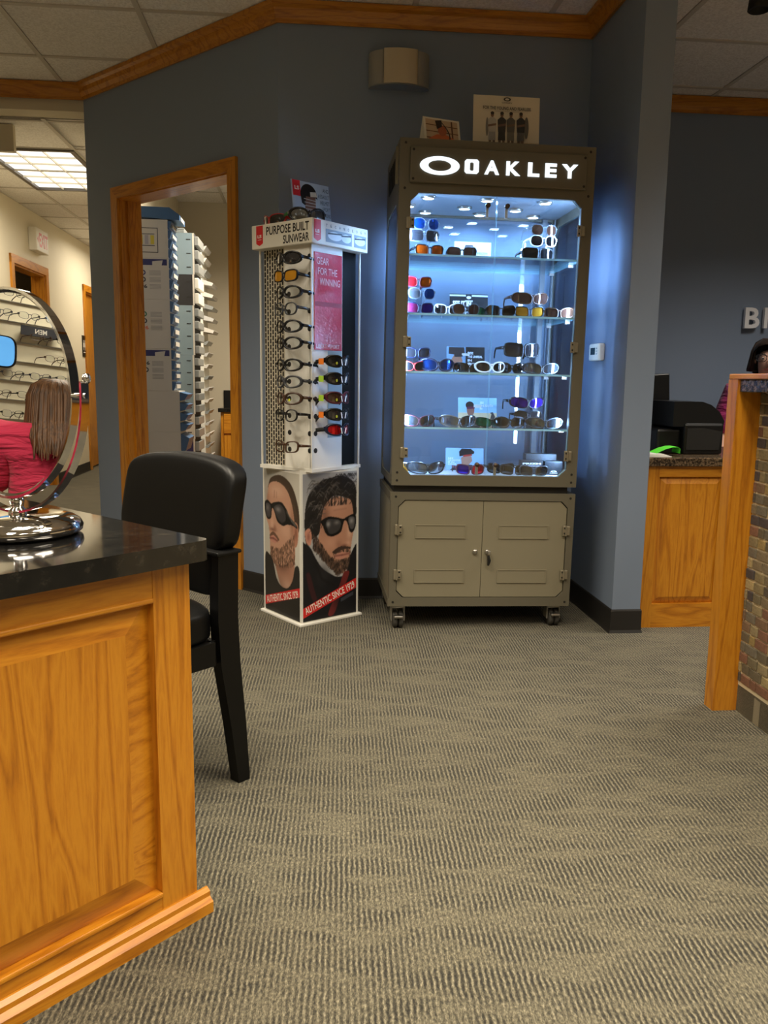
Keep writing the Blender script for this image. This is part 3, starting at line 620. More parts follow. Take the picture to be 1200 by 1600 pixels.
def portrait_a():
    c = Canvas(110, 240, (196, 191, 180)); c.blob(0.0, 0.95, .5, .2, (150, 148, 142), .6); c.blob(1.0, .55, .25, .3, (220, 216, 204), .8)
    c.poly([(.13, .90), (.2, .945), (.42, .972), (.64, .955), (.82, .90), (.95, .80), (1.0, .70), (.98, .62), (.88, .62), (.5, .80), (.14, .86)], (70, 56, 46))
    for k in range(90): x = rq.uniform(.15, .98); z = .955-.22*max(0, x-.4)**1.4*2.2-rq.uniform(0, .07); c.stroke([(x, z), (x+.06, z-.05)], .008, rq.choice([(50, 40, 34), (104, 84, 66), (84, 68, 54)]))
    c.poly([(.36, .42), (.84, .56), (.84, .30), (.76, .20), (.58, .185), (.44, .22), (.30, .36)], (176, 128, 106)); c.blob(.64, .22, .16, .05, (206, 164, 142), .8); c.blob(.50, .36, .2, .05, (104, 72, 58), .8)
    c.poly([(.15, .90), (.36, .925), (.60, .895), (.76, .82), (.85, .70), (.87, .58), (.85, .47), (.76, .41), (.58, .36), (.36, .345), (.22, .365), (.16, .43), (.15, .52), (.12, .60), (.05, .66), (.06, .76), (.10, .83)], (196, 150, 126))
    c.blob(.36, .86, .2, .04, (222, 182, 158), .7); c.blob(.62, .60, .16, .05, (216, 172, 148), .7); c.blob(.80, .66, .06, .12, (150, 106, 84), .6); c.blob(.10, .80, .05, .06, (160, 116, 96), .6); c.stroke([(.30, .86), (.29, .81)], .012, (150, 104, 86)); c.stroke([(.36, .855), (.36, .81)], .01, (158, 112, 92))
    c.poly([(.84, .66), (.93, .67), (.97, .62), (.94, .53), (.87, .505), (.83, .56)], (186, 132, 108)); c.blob(.90, .60, .03, .04, (120, 76, 60), .7)
    c.blob(.22, .62, .05, .06, (218, 176, 152), .8); c.blob(.24, .585, .09, .012, (120, 78, 64), .8); c.blob(.30, .60, .04, .02, (146, 100, 84), .7)
    c.poly([(.15, .545), (.26, .572), (.42, .53), (.38, .515), (.26, .545), (.17, .522)], (112, 82, 66)); c.poly([(.15, .525), (.26, .545), (.38, .52), (.32, .495), (.2, .50)], (196, 138, 122)); c.stroke([(.15, .520), (.26, .524), (.38, .512)], .014, (104, 56, 48), 1)
    for k in range(420):
        x = rq.uniform(.16, .86); zl = .36+.10*abs(x-.4)**1.2; zu = .47 if x < .45 else .47+.30*(x-.45)
        z = rq.uniform(zl-.015, zu); c.stroke([(x, z), (x+rq.uniform(-.02, .02), z-.018)], .007, rq.choice([(84, 60, 48), (120, 88, 68), (66, 46, 38), (140, 104, 80)]), .75)
    c.poly([(0, .375), (.14, .40), (.24, .36), (.34, .25), (.47, .205), (.66, .205), (.80, .27), (.88, .37), (1, .335), (1, -.05), (0, -.05)], (38, 35, 33), True, 1); c.blob(.3, .12, .3, .12, (52, 48, 45), .5)
    c.poly([(.0, .755), (.08, .785), (.2, .765), (.27, .775), (.48, .79), (.62, .755), (.74, .70), (.92, .655), (.93, .635), (.80, .648), (.66, .645), (.54, .63), (.38, .65), (.28, .72), (.22, .73), (.19, .665), (.10, .65), (.03, .68)], (22, 22, 24))
    c.poly([(.03, .75), (.10, .765), (.18, .745), (.17, .68), (.10, .665), (.05, .69)], (72, 68, 70)); c.poly([(.29, .75), (.46, .772), (.58, .74), (.62, .68), (.52, .648), (.40, .665), (.31, .715)], (62, 58, 60)); c.blob(.40, .735, .08, .02, (150, 146, 146), .7); c.blob(.09, .73, .04, .02, (130, 126, 126), .7); c.stroke([(.64, .735), (.78, .68), (.90, .65)], .02, (150, 146, 140), .6)
    c.poly([(-.02, .092), (1.02, .238), (1.02, .175), (-.02, .028)], (212, 44, 44), False, 0); return c
def portrait_b():
    c = Canvas(130, 240, (172, 172, 174)); c.blob(.0, .98, .5, .2, (136, 138, 146), .7); c.blob(1.0, .5, .2, .3, (214, 212, 206), .9); c.blob(0, .62, .12, .2, (204, 202, 198), .8)
    c.poly([(.06, .53), (.03, .66), (.05, .78), (.12, .87), (.24, .92), (.38, .955), (.52, .965), (.66, .975), (.84, .955), (.97, .90), (.985, .80), (.99, .70), (.92, .70), (.86, .80), (.55, .84), (.40, .74), (.30, .60), (.16, .56)], (34, 32, 32))
    c.poly([(.30, .60), (.36, .74), (.44, .80), (.58, .835), (.76, .82), (.88, .80), (.93, .72), (.94, .60), (.91, .52), (.88, .44), (.86, .36), (.78, .305), (.66, .30), (.48, .36), (.34, .44), (.26, .52)], (190, 140, 116))
    c.poly([(.04, .62), (.12, .635), (.16, .58), (.13, .52), (.06, .545)], (206, 146, 124)); c.blob(.10, .58, .03, .03, (130, 76, 64), .6)
    c.blob(.66, .78, .16, .035, (212, 162, 138), .7); c.blob(.50, .52, .12, .04, (206, 156, 132), .7); c.blob(.86, .58, .05, .05, (226, 184, 160), .8); c.blob(.84, .50, .05, .02, (214, 166, 142), .9); c.blob(.76, .485, .06, .012, (110, 70, 58), .8); c.stroke([(.56, .74), (.80, .745)], .012, (146, 100, 82)); c.stroke([(.56, .77), (.84, .775)], .010, (156, 108, 90)); c.blob(.40, .70, .08, .08, (110, 76, 62), .6); c.blob(.66, .50, .06, .03, (150, 104, 86), .5)
    for k in range(170):     # swept, tousled hair
        x = rq.uniform(.05, .95); z = .60+rq.uniform(0, .34)
        if x > .34 and z < .80: continue
        dx = .05+.14*rq.random(); c.stroke([(x, z), (x+dx*.5, z+.03), (x+dx, z+.025+rq.uniform(-.03, .01))], .007, rq.choice([(20, 19, 20), (84, 80, 80), (54, 50, 50), (120, 114, 112)]), .9)
    for k in range(26): x = rq.uniform(.42, .92); c.stroke([(x, .86), (x+rq.uniform(-.06, .04), .80), (x+rq.uniform(-.07, .03), .775)], .008, (36, 32, 32), .9)
    for k in range(16): x = rq.uniform(.45, .95); c.stroke([(x, .945), (x+.05, .985), (x+.09, .965)], .007, (30, 28, 28), .9)
    for k in range(900):     # beard
        x = rq.uniform(.18, .90); t = (x-.18)/.72; lo = .50-.21*min(1, t/.65) if t < .65 else .29+.06*(t-.65)/.35; up = .62-.20*min(1, t/.45) if t < .45 else .42
        if .56 < x < .88: up = .465 if rq.random() < .4 else .40
        z = rq.uniform(lo, up)
        if .58 < x < .86 and .40 < z < .445: continue
        c.stroke([(x, z), (x+rq.uniform(-.015, .02), z-.018)], .007, rq.choice([(50, 38, 34), (84, 64, 54), (36, 28, 26), (112, 88, 74)]), .8)
    c.poly([(.58, .425), (.70, .445), (.80, .438), (.88, .43), (.80, .405), (.70, .395), (.62, .405)], (198, 140, 122)); c.stroke([(.58, .424), (.72, .424), (.87, .428)], .013, (104, 56, 50), 1); c.poly([(.54, .455), (.68, .485), (.86, .475), (.88, .46), (.74, .462), (.60, .44)], (66, 50, 44))
    c.poly([(-.05, .50), (.06, .53), (.14, .50), (.24, .42), (.36, .35), (.52, .30), (.64, .275), (.76, .28), (.85, .34), (.90, .43), (1.05, .46), (1.05, -.05), (-.05, -.05)], (24, 24, 28)); c.blob(.36, .30, .12, .07, (44, 42, 46), .7); c.stroke([(.22, .40), (.34, .28), (.56, .22)], .02, (12, 12, 14), 1)
    c.poly([(.76, .30), (.86, .30), (.82, .24), (.70, .15), (.58, .02), (.46, .02), (.56, .12), (.68, .22)], (112, 40, 40)); c.poly([(.06, .32), (.12, .33), (.20, .22), (.30, .08), (.24, .08), (.12, .2)], (58, 28, 32)); c.blob(.66, .12, .12, .08, (24, 24, 28), .6)
    c.poly([(.32, .675), (.46, .70), (.62, .69), (.74, .675), (.80, .685), (.92, .70), (.985, .685), (.985, .63), (.94, .58), (.87, .58), (.82, .645), (.76, .66), (.70, .59), (.58, .565), (.46, .57), (.40, .60), (.36, .645)], (18, 18, 20))
    c.poly([(.43, .675), (.58, .68), (.69, .66), (.68, .61), (.58, .583), (.47, .59)], (60, 58, 60)); c.poly([(.84, .672), (.92, .685), (.965, .66), (.945, .605), (.88, .60)], (84, 82, 84)); c.blob(.46, .65, .04, .02, (170, 168, 168), .8); c.blob(.62, .655, .05, .015, (140, 138, 138), .7); c.blob(.90, .655, .04, .02, (176, 174, 174), .7)
    c.poly([(-.02, .09), (1.02, .25), (1.02, .18), (-.02, .022)], (214, 44, 42), False, 0); c.poly([(.70, .118), (.94, .152), (.94, .128), (.70, .092)], (58, 60, 70), False, 0); return c
t1 = [((246, 240, 228), 'AUTHENTIC SINCE 1929', 0.02, 0.97, 0.105, 0.155, 0.012, (0.5, 0.132, 0.285))]
t2 = [((248, 242, 232), 'AUTHENTIC SINCE 1929', 0.015, 0.985, 0.113, 0.163, 0.012, (0.5, 0.136, 0.315))]
PW, PH = 2*b_-0.012, 0.635
FACE_R = Matrix.Translation((-b_+0.006, -b_-0.0035, 0.016))                                        # right face (faces local -y)
FACE_L = Matrix.Rotation(-math.pi/2, 4, 'Z') @ Matrix.Translation((-b_+0.006, -b_-0.0035, 0.016))    # left face (faces local -x)
def printed(face, canvas, tx, lab):
    pc = MB(face).box(0, PW, 0, 0.002, 0, PH).build('poster', OFFW, st); pc['label'] = lab; canvas.build(pc, face, PW, PH)
    m_ = MB(face)
    for (c, body, x0, x1, z0, z1, bold, rot) in tx: m_.text(body, x0*PW, x1*PW, z0*PH, z1*PH, -0.0008, 0, 0, bold, 0, (rot[0]*PW, rot[1]*PH, rot[2]))
    m_.flat('lettering', pm(*tx[0][0]), pc)
printed(FACE_R, portrait_b(), t2, 'poster of a bearded dark haired man in sunglasses over a red banner'); printed(FACE_L, portrait_a(), t1, 'poster of a man with cropped hair in sunglasses over a red banner')
# revolving tower
TA = R(12.6)
TM = Matrix.Rotation(TA, 4, 'Z'); TB = lambda: MB(TM)
wh = 0.150   # half width of the tower
TB().box(-0.05, 0.05, -0.05, 0.05, 0.655, 1.60).build('core_post', DARK, st)
z0, z1 = 0.672, 1.575
TB().box(-wh, 0.035, -wh, -wh+0.012, z0, z1).build('front_panel', STW, st)            # right-hand face, white part
TB().box(-wh, -wh+0.012, -wh, 0.004, z0, z1).build('front_panel', STW, st)            # left-hand face, white part
PERF = mat('perforated_panel', rough=0.5, metal=0.3); n, l, p = nodes(PERF); mp = coords(n, l, 'Object', (1, 1, 1)); mp.inputs['Rotation'].default_value = (0, R(90), 0)
bk = n.new('ShaderNodeTexBrick'); bk.inputs['Scale'].default_value = 1; bk.inputs['Brick Width'].default_value = 0.025; bk.inputs['Row Height'].default_value = 0.0112; bk.inputs['Mortar Size'].default_value = 0.0025; bk.inputs['Mortar Smooth'].default_value = 0
sep = n.new('ShaderNodeSeparateXYZ'); cb = n.new('ShaderNodeCombineXYZ'); tc = n.new('ShaderNodeTexCoord'); l.new(tc.outputs['Object'], sep.inputs[0])
ad = n.new('ShaderNodeMath'); ad.operation = 'ADD'; l.new(sep.outputs['X'], ad.inputs[0]); l.new(sep.outputs['Y'], ad.inputs[1]); l.new(sep.outputs['Z'], cb.inputs[0]); l.new(ad.outputs[0], cb.inputs[1]); l.new(cb.outputs[0], bk.inputs['Vector'])
bk.inputs['Color1'].default_value = S(20, 19, 18); bk.inputs['Color2'].default_value = S(20, 19, 18); bk.inputs['Mortar'].default_value = S(206, 198, 178); l.new(bk.outputs['Color'], p.inputs['Base Color'])
TB().box(-wh+0.026, -wh+0.030, 0.004, wh, z0, z1).build('perforated_panel', PERF, st)
TB().box(0.035, wh, -wh+0.026, -wh+0.030, z0, z1).build('perforated_panel', mat('shaded_panel_black', S(9, 9, 9), 0.8, spec=0.2), st)  # same perforated panel turned from the light, its shade painted as plain black
TB().box(wh-0.012, wh, -0.035, wh, z0, z1).build('rear_panel', STW, st); TB().box(-0.035, wh, wh-0.012, wh, z0, z1).build('rear_panel', STW, st)
TB().box(-wh-0.002, -wh+0.004, wh-0.006, wh, z0, z1).build('edge_trim', WHITE, st); TB().box(wh-0.006, wh, -wh-0.002, -wh+0.004, z0, z1).build('edge_trim', WHITE, st); TB().box(-wh-0.003, -wh+0.003, -wh-0.003, -wh+0.003, z0, z1).build('edge_trim', WHITE, st)
TB().box(-wh-0.005, wh+0.005, -wh-0.005, wh+0.005, 0.660, 0.674).build('turntable', STW, st)
# header
hh = 0.172; HZ0, HZ1 = 1.572, 1.668
TB().box(-hh, hh, -hh, hh, HZ0, HZ1, 0, 0.003).build('header_box', OFFW, st)
def shield(pr, x0, z0, z1, mi_r, mi_w, y):
    w_ = 0.040
    pr.sheet([(x0, z0+0.010), (x0+w_*0.15, z0+0.006), (x0+w_/2, z0), (x0+w_*0.85, z0+0.006), (x0+w_, z0+0.010), (x0+w_, z1), (x0, z1)], y, mi_r)
    zc = (z0+z1)/2-0.003
    pr.text('LS', x0+0.008, x0+w_-0.008, zc-0.006, zc+0.007, y-0.0003, mi_w, 0, 0.04); pr.sheet([(x0+0.009, zc-0.014), (x0+w_-0.009, zc-0.014), (x0+w_-0.009, zc-0.012), (x0+0.009, zc-0.012)], y-0.0003, mi_w)
RED = pm(206, 40, 44)
pl = MB(TM @ Matrix.Rotation(-math.pi/2, 4, 'Z') @ Matrix.Translation((-hh, -hh-0.0005, HZ0)))
shield(pl, 0.028, 0.012, 0.092, 0, 1, -0.0002)
pl.text('PURPOSE BUILT', 0.088, 0.330, 0.050, 0.084, -0.0003, 2, 0, 0.018); pl.text('SUNWEAR', 0.185, 0.330, 0.009, 0.042, -0.0003, 2, 0, 0.018)
pl.flat('header_print', [RED, WHITE, pm(26, 24, 22)], st)
pr_ = MB(TM @ Matrix.Translation((-hh, -hh-0.0005, HZ0)))
shield(pr_, 0.012, 0.010, 0.092, 0, 1, -0.0002)
for k, ch in enumerate('TECHNOLOGY'): pr_.text(ch, 0.082+0.0265*k, 0.090+0.0265*k, 0.072, 0.083, -0.0003, 2, 0, 0.01)
pr_.sheet([(0.080, 0.014), (0.240, 0.014), (0.240, 0.064), (0.080, 0.064)], -0.0002, 3); pr_.sheet([(0.255, 0.014), (0.332, 0.014), (0.332, 0.064), (0.255, 0.064)], -0.0002, 3)
for (cx, a) in ((0.135, 0.042), (0.205, 0.03), (0.292, 0.034)): pr_.sheet([(cx+a*math.cos(R(t)), 0.040+0.017*math.sin(R(t))) for t in range(0, 360, 20)], -0.0005, 4); pr_.sheet([(cx-a, 0.05), (cx+a, 0.056), (cx+a, 0.050), (cx-a, 0.044)], -0.0007, 2)
pr_.flat('header_print', [RED, WHITE, pm(40, 44, 50), pm(132, 146, 156), pm(212, 222, 228)], st)
# red banner card on the right face, glossy foil
BAN = mat('red_foil_banner', S(188, 34, 52), 0.16, coat=1.0, coatr=0.08); n, l, p = nodes(BAN); mp = coords(n, l); nn = noise(n, l, mp, 90, 3, 0.6); bump(n, l, p, nn.outputs['Fac'], 0.35, 0.004)
ban = TB().box(-wh+0.014, 0.030, -wh-0.003, -wh, 1.16, 1.545).build('banner', BAN, st)
tb = MB(TM @ Matrix.Translation((-wh+0.014, -wh-0.0035, 1.16)))
for k, (s_, a, b) in enumerate((('GEAR', 0.012, 0.085), ('FOR THE', 0.02, 0.135), ('WINNING', 0.03, 0.152))): tb.text(s_, a, b, 0.338-0.040*k, 0.366-0.040*k, 0, 0, 0, 0.0)
tb.text('LIBERTY SPORT', 0.010, 0.150, 0.008, 0.024, 0, 0)
tb.sheet([(0, 0.175), (0.166, 0.175), (0.166, 0.192), (0, 0.192)], 0, 1)
tb.flat('banner_print', [pm(226, 180, 180), pm(150, 24, 40)], ban)
TB().box(-0.055, 0.030, -wh-0.002, -wh, 0.80, 1.16).build('info_card', pm(150, 170, 178), st)
# holes for temples
HOLE = mat('hole_rubber', S(30, 29, 28), 0.7)
for k in range(12):
    z = 1.525-0.0705*k
    for off in (-0.138, -0.022):
        MB(TM @ Matrix.Rotation(-math.pi/2, 4, 'Z')).lathe([(0.0, -wh-0.0012), (0.0095, -wh-0.0012), (0.011, -wh-0.0003), (0.011, -wh+0.002)], 12, 0, (-off*1.0 - 0.0, 0, z), 'y').build('peg_hole', HOLE, st)
    if k >= 5: TB().lathe([(0.0, -wh-0.0012), (0.0095, -wh-0.0012), (0.011, -wh-0.0003), (0.011, -wh+0.002)], 12, 0, (-0.128, 0, z), 'y').build('peg_hole', HOLE, st)
# ================================================================ OAK DESK with granite top (left foreground)
KX = Vector((-0.358, 1.484, 0)); DA = math.atan2(-0.759, -0.651)      # local x runs towards the camera's left, local +y faces the aisle
dk = thing('oak_desk', 'honey oak desk with raised panel and black granite top in left foreground', 'desk', KX, DA)
DL, DD, DZ = 1.5, 0.95, 0.712
MB().box(0.0, DL, -0.05, -0.022, 0.0, DZ).build('end_panel', OAK, dk); MB().box(0.0, DL, -DD, -DD+0.03, 0.0, DZ).build('end_panel', OAK, dk); MB().box(0.62, 0.65, -DD+0.03, -0.05, 0.0, DZ).build('modesty_panel', OAK, dk)
MB().box(0.0, 0.078, -0.022, 0.0, 0, DZ).build('stile', OAK, dk); MB().box(DL-0.078, DL, -0.022, 0, 0, DZ).build('stile', OAK, dk); MB().box(0.72, 0.80, -0.022, 0, 0, DZ).build('stile', OAK, dk)
for a, b in ((0.078, 0.72), (0.80, DL-0.078)):
    MB().box(a, b, -0.022, -0.001, 0.650, DZ).build('top_rail', OAKX, dk); MB().box(a, b, -0.022, -0.001, 0.0, 0.078).build('bottom_rail', OAKX, dk)
    m_ = 0.055; o_ = [(a, 0.078), (b, 0.078), (b, 0.650), (a, 0.650)]; i_ = [(a+m_, 0.078+m_), (b-m_, 0.078+m_), (b-m_, 0.650-m_), (a+m_, 0.650-m_)]
    mb = MB(); mb.add([(x, -0.019, z) for x, z in o_] + [(x, -0.005, z) for x, z in i_], [(0, 1, 5, 4), (1, 2, 6, 5), (2, 3, 7, 6), (3, 0, 4, 7)], 1); mb.add([(x, -0.005, z) for x, z in i_], [(0, 1, 2, 3)], 0)
    mb.build('raised_panel', [OAK, OAKX], dk)
    for (p_, q_) in (((a, .650), (b, .650)), ((a, .078), (b, .078))): MB().box(a, b, -0.020, 0.004, p_[1]-0.006, p_[1]+0.004, 0, 0.003).build('panel_bead', OAKX, dk)
MB().prism([(0, 0), (0.022, 0), (0.022, 0.022), (0.012, 0.030), (0.012, 0.040), (0.004, 0.046), (0, 0.046)], -0.022, DL, 0, 'yz').build('base_moulding', OAKX, dk)
tp = MB(); rc = 0.02; P = []
for (cx, cy, a0) in ((-0.025+rc, 0.035-rc, 90), (-0.025+rc, -DD-0.03+rc, 180), (DL+0.02-rc, -DD-0.03+rc, 270), (DL+0.02-rc, 0.035-rc, 0)):
    for k in range(5): P.append((cx+rc*math.cos(R(a0+22.5*k)), cy+rc*math.sin(R(a0+22.5*k))))
bmx = MB().prism(P, DZ, 0.750, 0, 'xy').build('granite_top', GRANITE, dk)
bv = bmx.modifiers.new('edge', 'BEVEL'); bv.width = 0.006; bv.segments = 3; bv.limit_method = 'ANGLE'

# ================================================================ CHAIR
ch = thing('guest_chair', 'black leather guest chair with splayed wooden legs at the oak desk', 'chair', Vector((-0.346, 2.039, 0)) + Vector((-0.759, 0.651, 0))*0.015, DA + math.pi/2)
# local: -y is the way the chair faces?  local x runs along the desk edge (near-right -> far-left is -x), facing +y' handled below
ch.rotation_euler = (0, 0, math.atan2(0.651, -0.759))     # local x: from the right rear leg to the left one; local +y points at the desk
CWd = 0.42
def leg(pts, w_): 
    mb = MB(); mb.band(pts, (w_*0.85, 0, 0), [(0, w_*(0.9+0.65*min(1, p[2]/0.35)), 0) for p in pts]); lo = mb.build('leg', BWOOD, ch); em = lo.modifiers.new('e', 'EDGE_SPLIT'); em.split_angle = R(35); return lo
for x in (0.0, CWd):
    leg([(x, 0.018, 0.0), (x, 0.034, 0.16), (x, 0.056, 0.33), (x, 0.062, 0.45), (x, 0.058, 0.62)], 0.02)
    leg([(x, 0.50, 0.0), (x, 0.495, 0.40)], 0.019)
for x in (0.0, CWd): MB().box(x-0.013, x+0.013, 0.10, 0.50, 0.335, 0.395).build('seat_rail', BWOOD, ch)
MB().box(0, CWd, 0.085, 0.11, 0.335, 0.395).build('seat_rail', BWOOD, ch); MB().box(0, CWd, 0.49, 0.515, 0.335, 0.395).build('seat_rail', BWOOD, ch)
EXPO = 9.0
def cushion(name, x0, x1, y0, y1, z0, z1, fn=None, r=0.03):
    bm = bmesh.new(); bmesh.ops.create_cube(bm, size=1); bmesh.ops.subdivide_edges(bm, edges=bm.edges, cuts=6, use_grid_fill=True)
    for v in bm.verts:
        x, y, z = v.co*2
        q = Vector((x, y, z)); 
        k = [abs(c)**EXPO for c in q]; s_ = 1.0/max(1.0, (sum(k))**(1.0/EXPO)); q *= s_*1.0 + 0.0
        X, Y, Z = (x0+x1)/2+q.x*(x1-x0)/2, (y0+y1)/2+q.y*(y1-y0)/2, (z0+z1)/2+q.z*(z1-z0)/2
        if fn: X, Y, Z = fn(X, Y, Z, x, y, z)
        v.co = (X, Y, Z)
    me = bpy.data.meshes.new(name); bm.to_mesh(me); bm.free(); me.polygons.foreach_set('use_smooth', [True]*len(me.polygons)); me.materials.append(LEATHER)
    o = bpy.data.objects.new(name, me); C.objects.link(o); o.parent = ch
    sb = o.modifiers.new('s', 'SUBSURF'); sb.levels = 1; sb.render_levels = 1; return o
cushion('seat_cushion', -0.012, CWd+0.012, 0.075, 0.53, 0.388, 0.482, lambda X, Y, Z, x, y, z: (X, Y, Z+0.012*(1-x*x)*(1 if z > 0 else 0)))
def backfn(X, Y, Z, x, y, z):
    t = (Z-0.42)/0.41
    Y = Y - 0.055*t*t + 0.03*(1-x*x)*-1.0*0.6 
    Z = Z + 0.018*(1-x*x)*(1 if z > 0 else -0.4)
    return X, Y, Z
cushion('backrest', -0.022, CWd+0.022, 0.030, 0.100, 0.612, 0.828, backfn)
cushion('lower_backrest', 0.0, CWd-0.0, 0.046, 0.095, 0.50, 0.625, lambda X, Y, Z, x, y, z: (X, Y-0.012*(1-x*x), Z))
MB().box(-0.026, CWd+0.026, 0.022, 0.100, 0.612, 0.622, 0, 0.004).build('back_rail', BWOOD, ch)

# ================================================================ OVAL MIRROR on the desk
MBc = Vector((-0.679, 1.51, 0.7502)); MYAW = R(-15.7); MTILT = R(3.0)
mr = thing('vanity_mirror', 'chrome oval vanity mirror on a round domed base on the desk', 'mirror', MBc, MYAW)
MB().lathe([(0, 0), (0.104, 0.0), (0.113, 0.007), (0.1145, 0.015), (0.110, 0.024), (0.098, 0.032), (0.080, 0.0365), (0.05, 0.038), (0.0, 0.0385)], 48).build('base', CHROME, mr)
MB().lathe([(0.016, 0.038), (0.016, 0.046), (0.011, 0.050), (0.0115, 0.056), (0.013, 0.062), (0.010, 0.069), (0, 0.072)], 20).build('knob', CHROME, mr)
MCZ, MA_, MB_ = 0.257, 0.127, 0.180
def earc(a, b, a0, a1, n, y=0.0): return [(a*math.cos(R(a0+(a1-a0)*k/n)), y, MCZ+b*math.sin(R(a0+(a1-a0)*k/n))) for k in range(n+1)]
TLT = Matrix.Translation((0, 0, MCZ)) @ Matrix.Rotation(-MTILT, 4, 'X') @ Matrix.Translation((0, 0, -MCZ))
n_ = 72
rim = MB(TLT); sec = [(0.0, -0.007), (0.004, -0.013), (0.009, -0.013), (0.009, 0.012), (-0.002, 0.012)]
v = []; f = []
for k in range(n_):
    t = 2*math.pi*k/n_
    for (o_, y_) in sec: v.append(((MA_+o_)*math.cos(t), y_, MCZ+(MB_+o_)*math.sin(t)))
for k in range(n_):
    for j in range(len(sec)): a = k*len(sec); b = ((k+1) % n_)*len(sec); f.append((a+j, b+j, b+(j+1) % len(sec), a+(j+1) % len(sec)))
ro = rim.add(v, f, 0, True).build('rim', CHROME, mr); em = ro.modifiers.new('e', 'EDGE_SPLIT'); em.split_angle = R(35)
MB(TLT).add([(MA_*math.cos(2*math.pi*k/n_), -0.006, MCZ+MB_*math.sin(2*math.pi*k/n_)) for k in range(n_)], [tuple(range(n_))]).flat('mirror_glass', MIRROR, mr)
MB(TLT).add([(MA_*math.cos(2*math.pi*k/n_), 0.009, MCZ+MB_*math.sin(2*math.pi*k/n_)) for k in range(n_)], [tuple(range(n_))]).flat('mirror_back', CHROME, mr)
YA, YB = MA_+0.027, MCZ-0.043
for s in (-1, 1):
    pts = [(s*YA*math.cos(R(a)), 0, MCZ + YB*math.sin(R(a))) for a in range(-90, 1, 6)] + [(s*YA, 0, MCZ+0.025)]
    hv = [(s*0.002*math.cos(R(a)), 0, 0.002*math.sin(R(a))) for a in range(-90, 1, 6)] + [(s*0.002, 0, 0)]
    yo = MB().band(pts, (0, 0.011, 0), hv).build('yoke', CHROME, mr); em = yo.modifiers.new('e', 'EDGE_SPLIT'); em.split_angle = R(35)
    MB().tube([(s*(MA_+0.008), 0, MCZ), (s*(YA+0.004), 0, MCZ)], 0.005, 10).build('pivot', CHROME, mr)
    MB().lathe([(0, 0), (0.009, 0.001), (0.009, 0.007), (0, 0.009)], 14, 0, (s*(YA+0.002), 0, MCZ+0.03), 'x').build('pivot_cap', CHROME, mr)

# ================================================================ RECEPTION
# low counter behind the pillar
rcn = thing('reception_counter', 'low oak reception counter with brown granite top beside the pillar', 'counter', G(UR+0.124, 3.32), TH)
RW = 1.9
MB().box(0.0, RW, 0.02, 0.05, 0, 0.700).build('modesty_panel', OAK, rcn); MB().box(0.0, 0.03, 0.05, 0.50, 0, 0.700).build('side_panel', OAK, rcn)
for (a, b, z0_, z1_, m_, nm) in ((0, 0.075, 0, 0.70, OAK, 'stile'), (0.36, 0.43, 0, 0.70, OAK, 'stile'), (0.075, 0.36, 0.655, 0.70, OAKX, 'top_rail'), (0.075, 0.36, 0.0, 0.105, OAKX, 'bottom_rail'), (0.43, RW, 0, 0.70, OAK, 'end_panel')): MB().box(a, b, 0, 0.02, z0_, z1_).build(nm, m_, rcn)
a, b, z0_, z1_ = 0.075, 0.36, 0.105, 0.655; m_ = 0.03
mb = MB(); mb.add([(a, 0.016, z0_), (b, 0.016, z0_), (b, 0.016, z1_), (a, 0.016, z1_), (a+m_, 0.003, z0_+m_), (b-m_, 0.003, z0_+m_), (b-m_, 0.003, z1_-m_), (a+m_, 0.003, z1_-m_)], [(0, 1, 5, 4), (1, 2, 6, 5), (2, 3, 7, 6), (3, 0, 4, 7), (4, 5, 6, 7)]); mb.build('raised_panel', OAK, rcn)
MB().box(-0.0, RW, -0.018, 0.60, 0.70, 0.737, 0, 0.004).build('granite_top', GRANITE2, rcn)
# tall bar: brick faced knee wall, oak end post, granite ledge and oak cap, running towards the camera
bar = thing('reception_bar', 'tall reception bar faced with small stone bricks behind an oak end post', 'counter', G(1.285, 2.42), TH)
BL = 1.5      # local: x = u, y = v (bar runs to -y)
MB().box(0.020, 0.105, 0.0, 0.055, 0, 1.056).build('end_post', OAK, bar)
MB().box(0.10, 0.20, -BL, 0.0, 0.0, 1.02).build('knee_wall', mat('grout_grey', S(214, 198, 164), 0.9), bar)
MB().box(0.020, 0.36, -BL, 0.055, 1.0565, 1.073, 0, 0.003).build('oak_cap', OAKY, bar); MB().box(0.12, 0.36, -BL, 0.07, 1.02, 1.0565).build('cap_support', OAKY, bar)
MB().box(0.026, 0.12, -BL, -0.001, 1.018, 1.056, 0, 0.004).build('granite_ledge', GRANITE2, bar)
MB().box(0.105, 0.20, 0.0, 0.07, 0, 1.02).build('end_panel', OAK, bar)
bt = MB().box(-0.003, 0.0, -0.093, 0.0, 0.002, 0.090).mesh('base_tile')
TILEM = [speckle('slate_tile_%d' % k, [(0.3, S(48+6*k, 44+5*k, 38+4*k)), (0.7, S(84+6*k, 78+5*k, 68+4*k))], 30, 0.55) for k in range(3)]
for k in range(6): linked('base_tile', bt, bar, TILEM[k % 3], (0.108, -0.028-0.095*k, 0))
MB().box(0.1, 0.109, -BL, 0.0, 0.0, 0.088).build('base_backing', mat('dark_grout', S(30, 27, 24), 0.9), bar)
BCOL = [(128, 114, 82), (142, 127, 94), (110, 100, 76), (116, 92, 70), (100, 90, 70), (160, 142, 100), (122, 107, 82), (122, 86, 66), (106, 99, 84), (86, 77, 66), (150, 128, 80), (72, 65, 64)]
BM = [speckle('stone_brick_%d' % k, [(0.3, S(*[int(c*0.72) for c in cc])), (0.5, S(*cc)), (0.75, S(*[min(255, int(c*1.22)) for c in cc]))], 48, 0.75) for k, cc in enumerate(BCOL)]
RH = 0.0340; rnd = random.Random(3)
bshape = {}
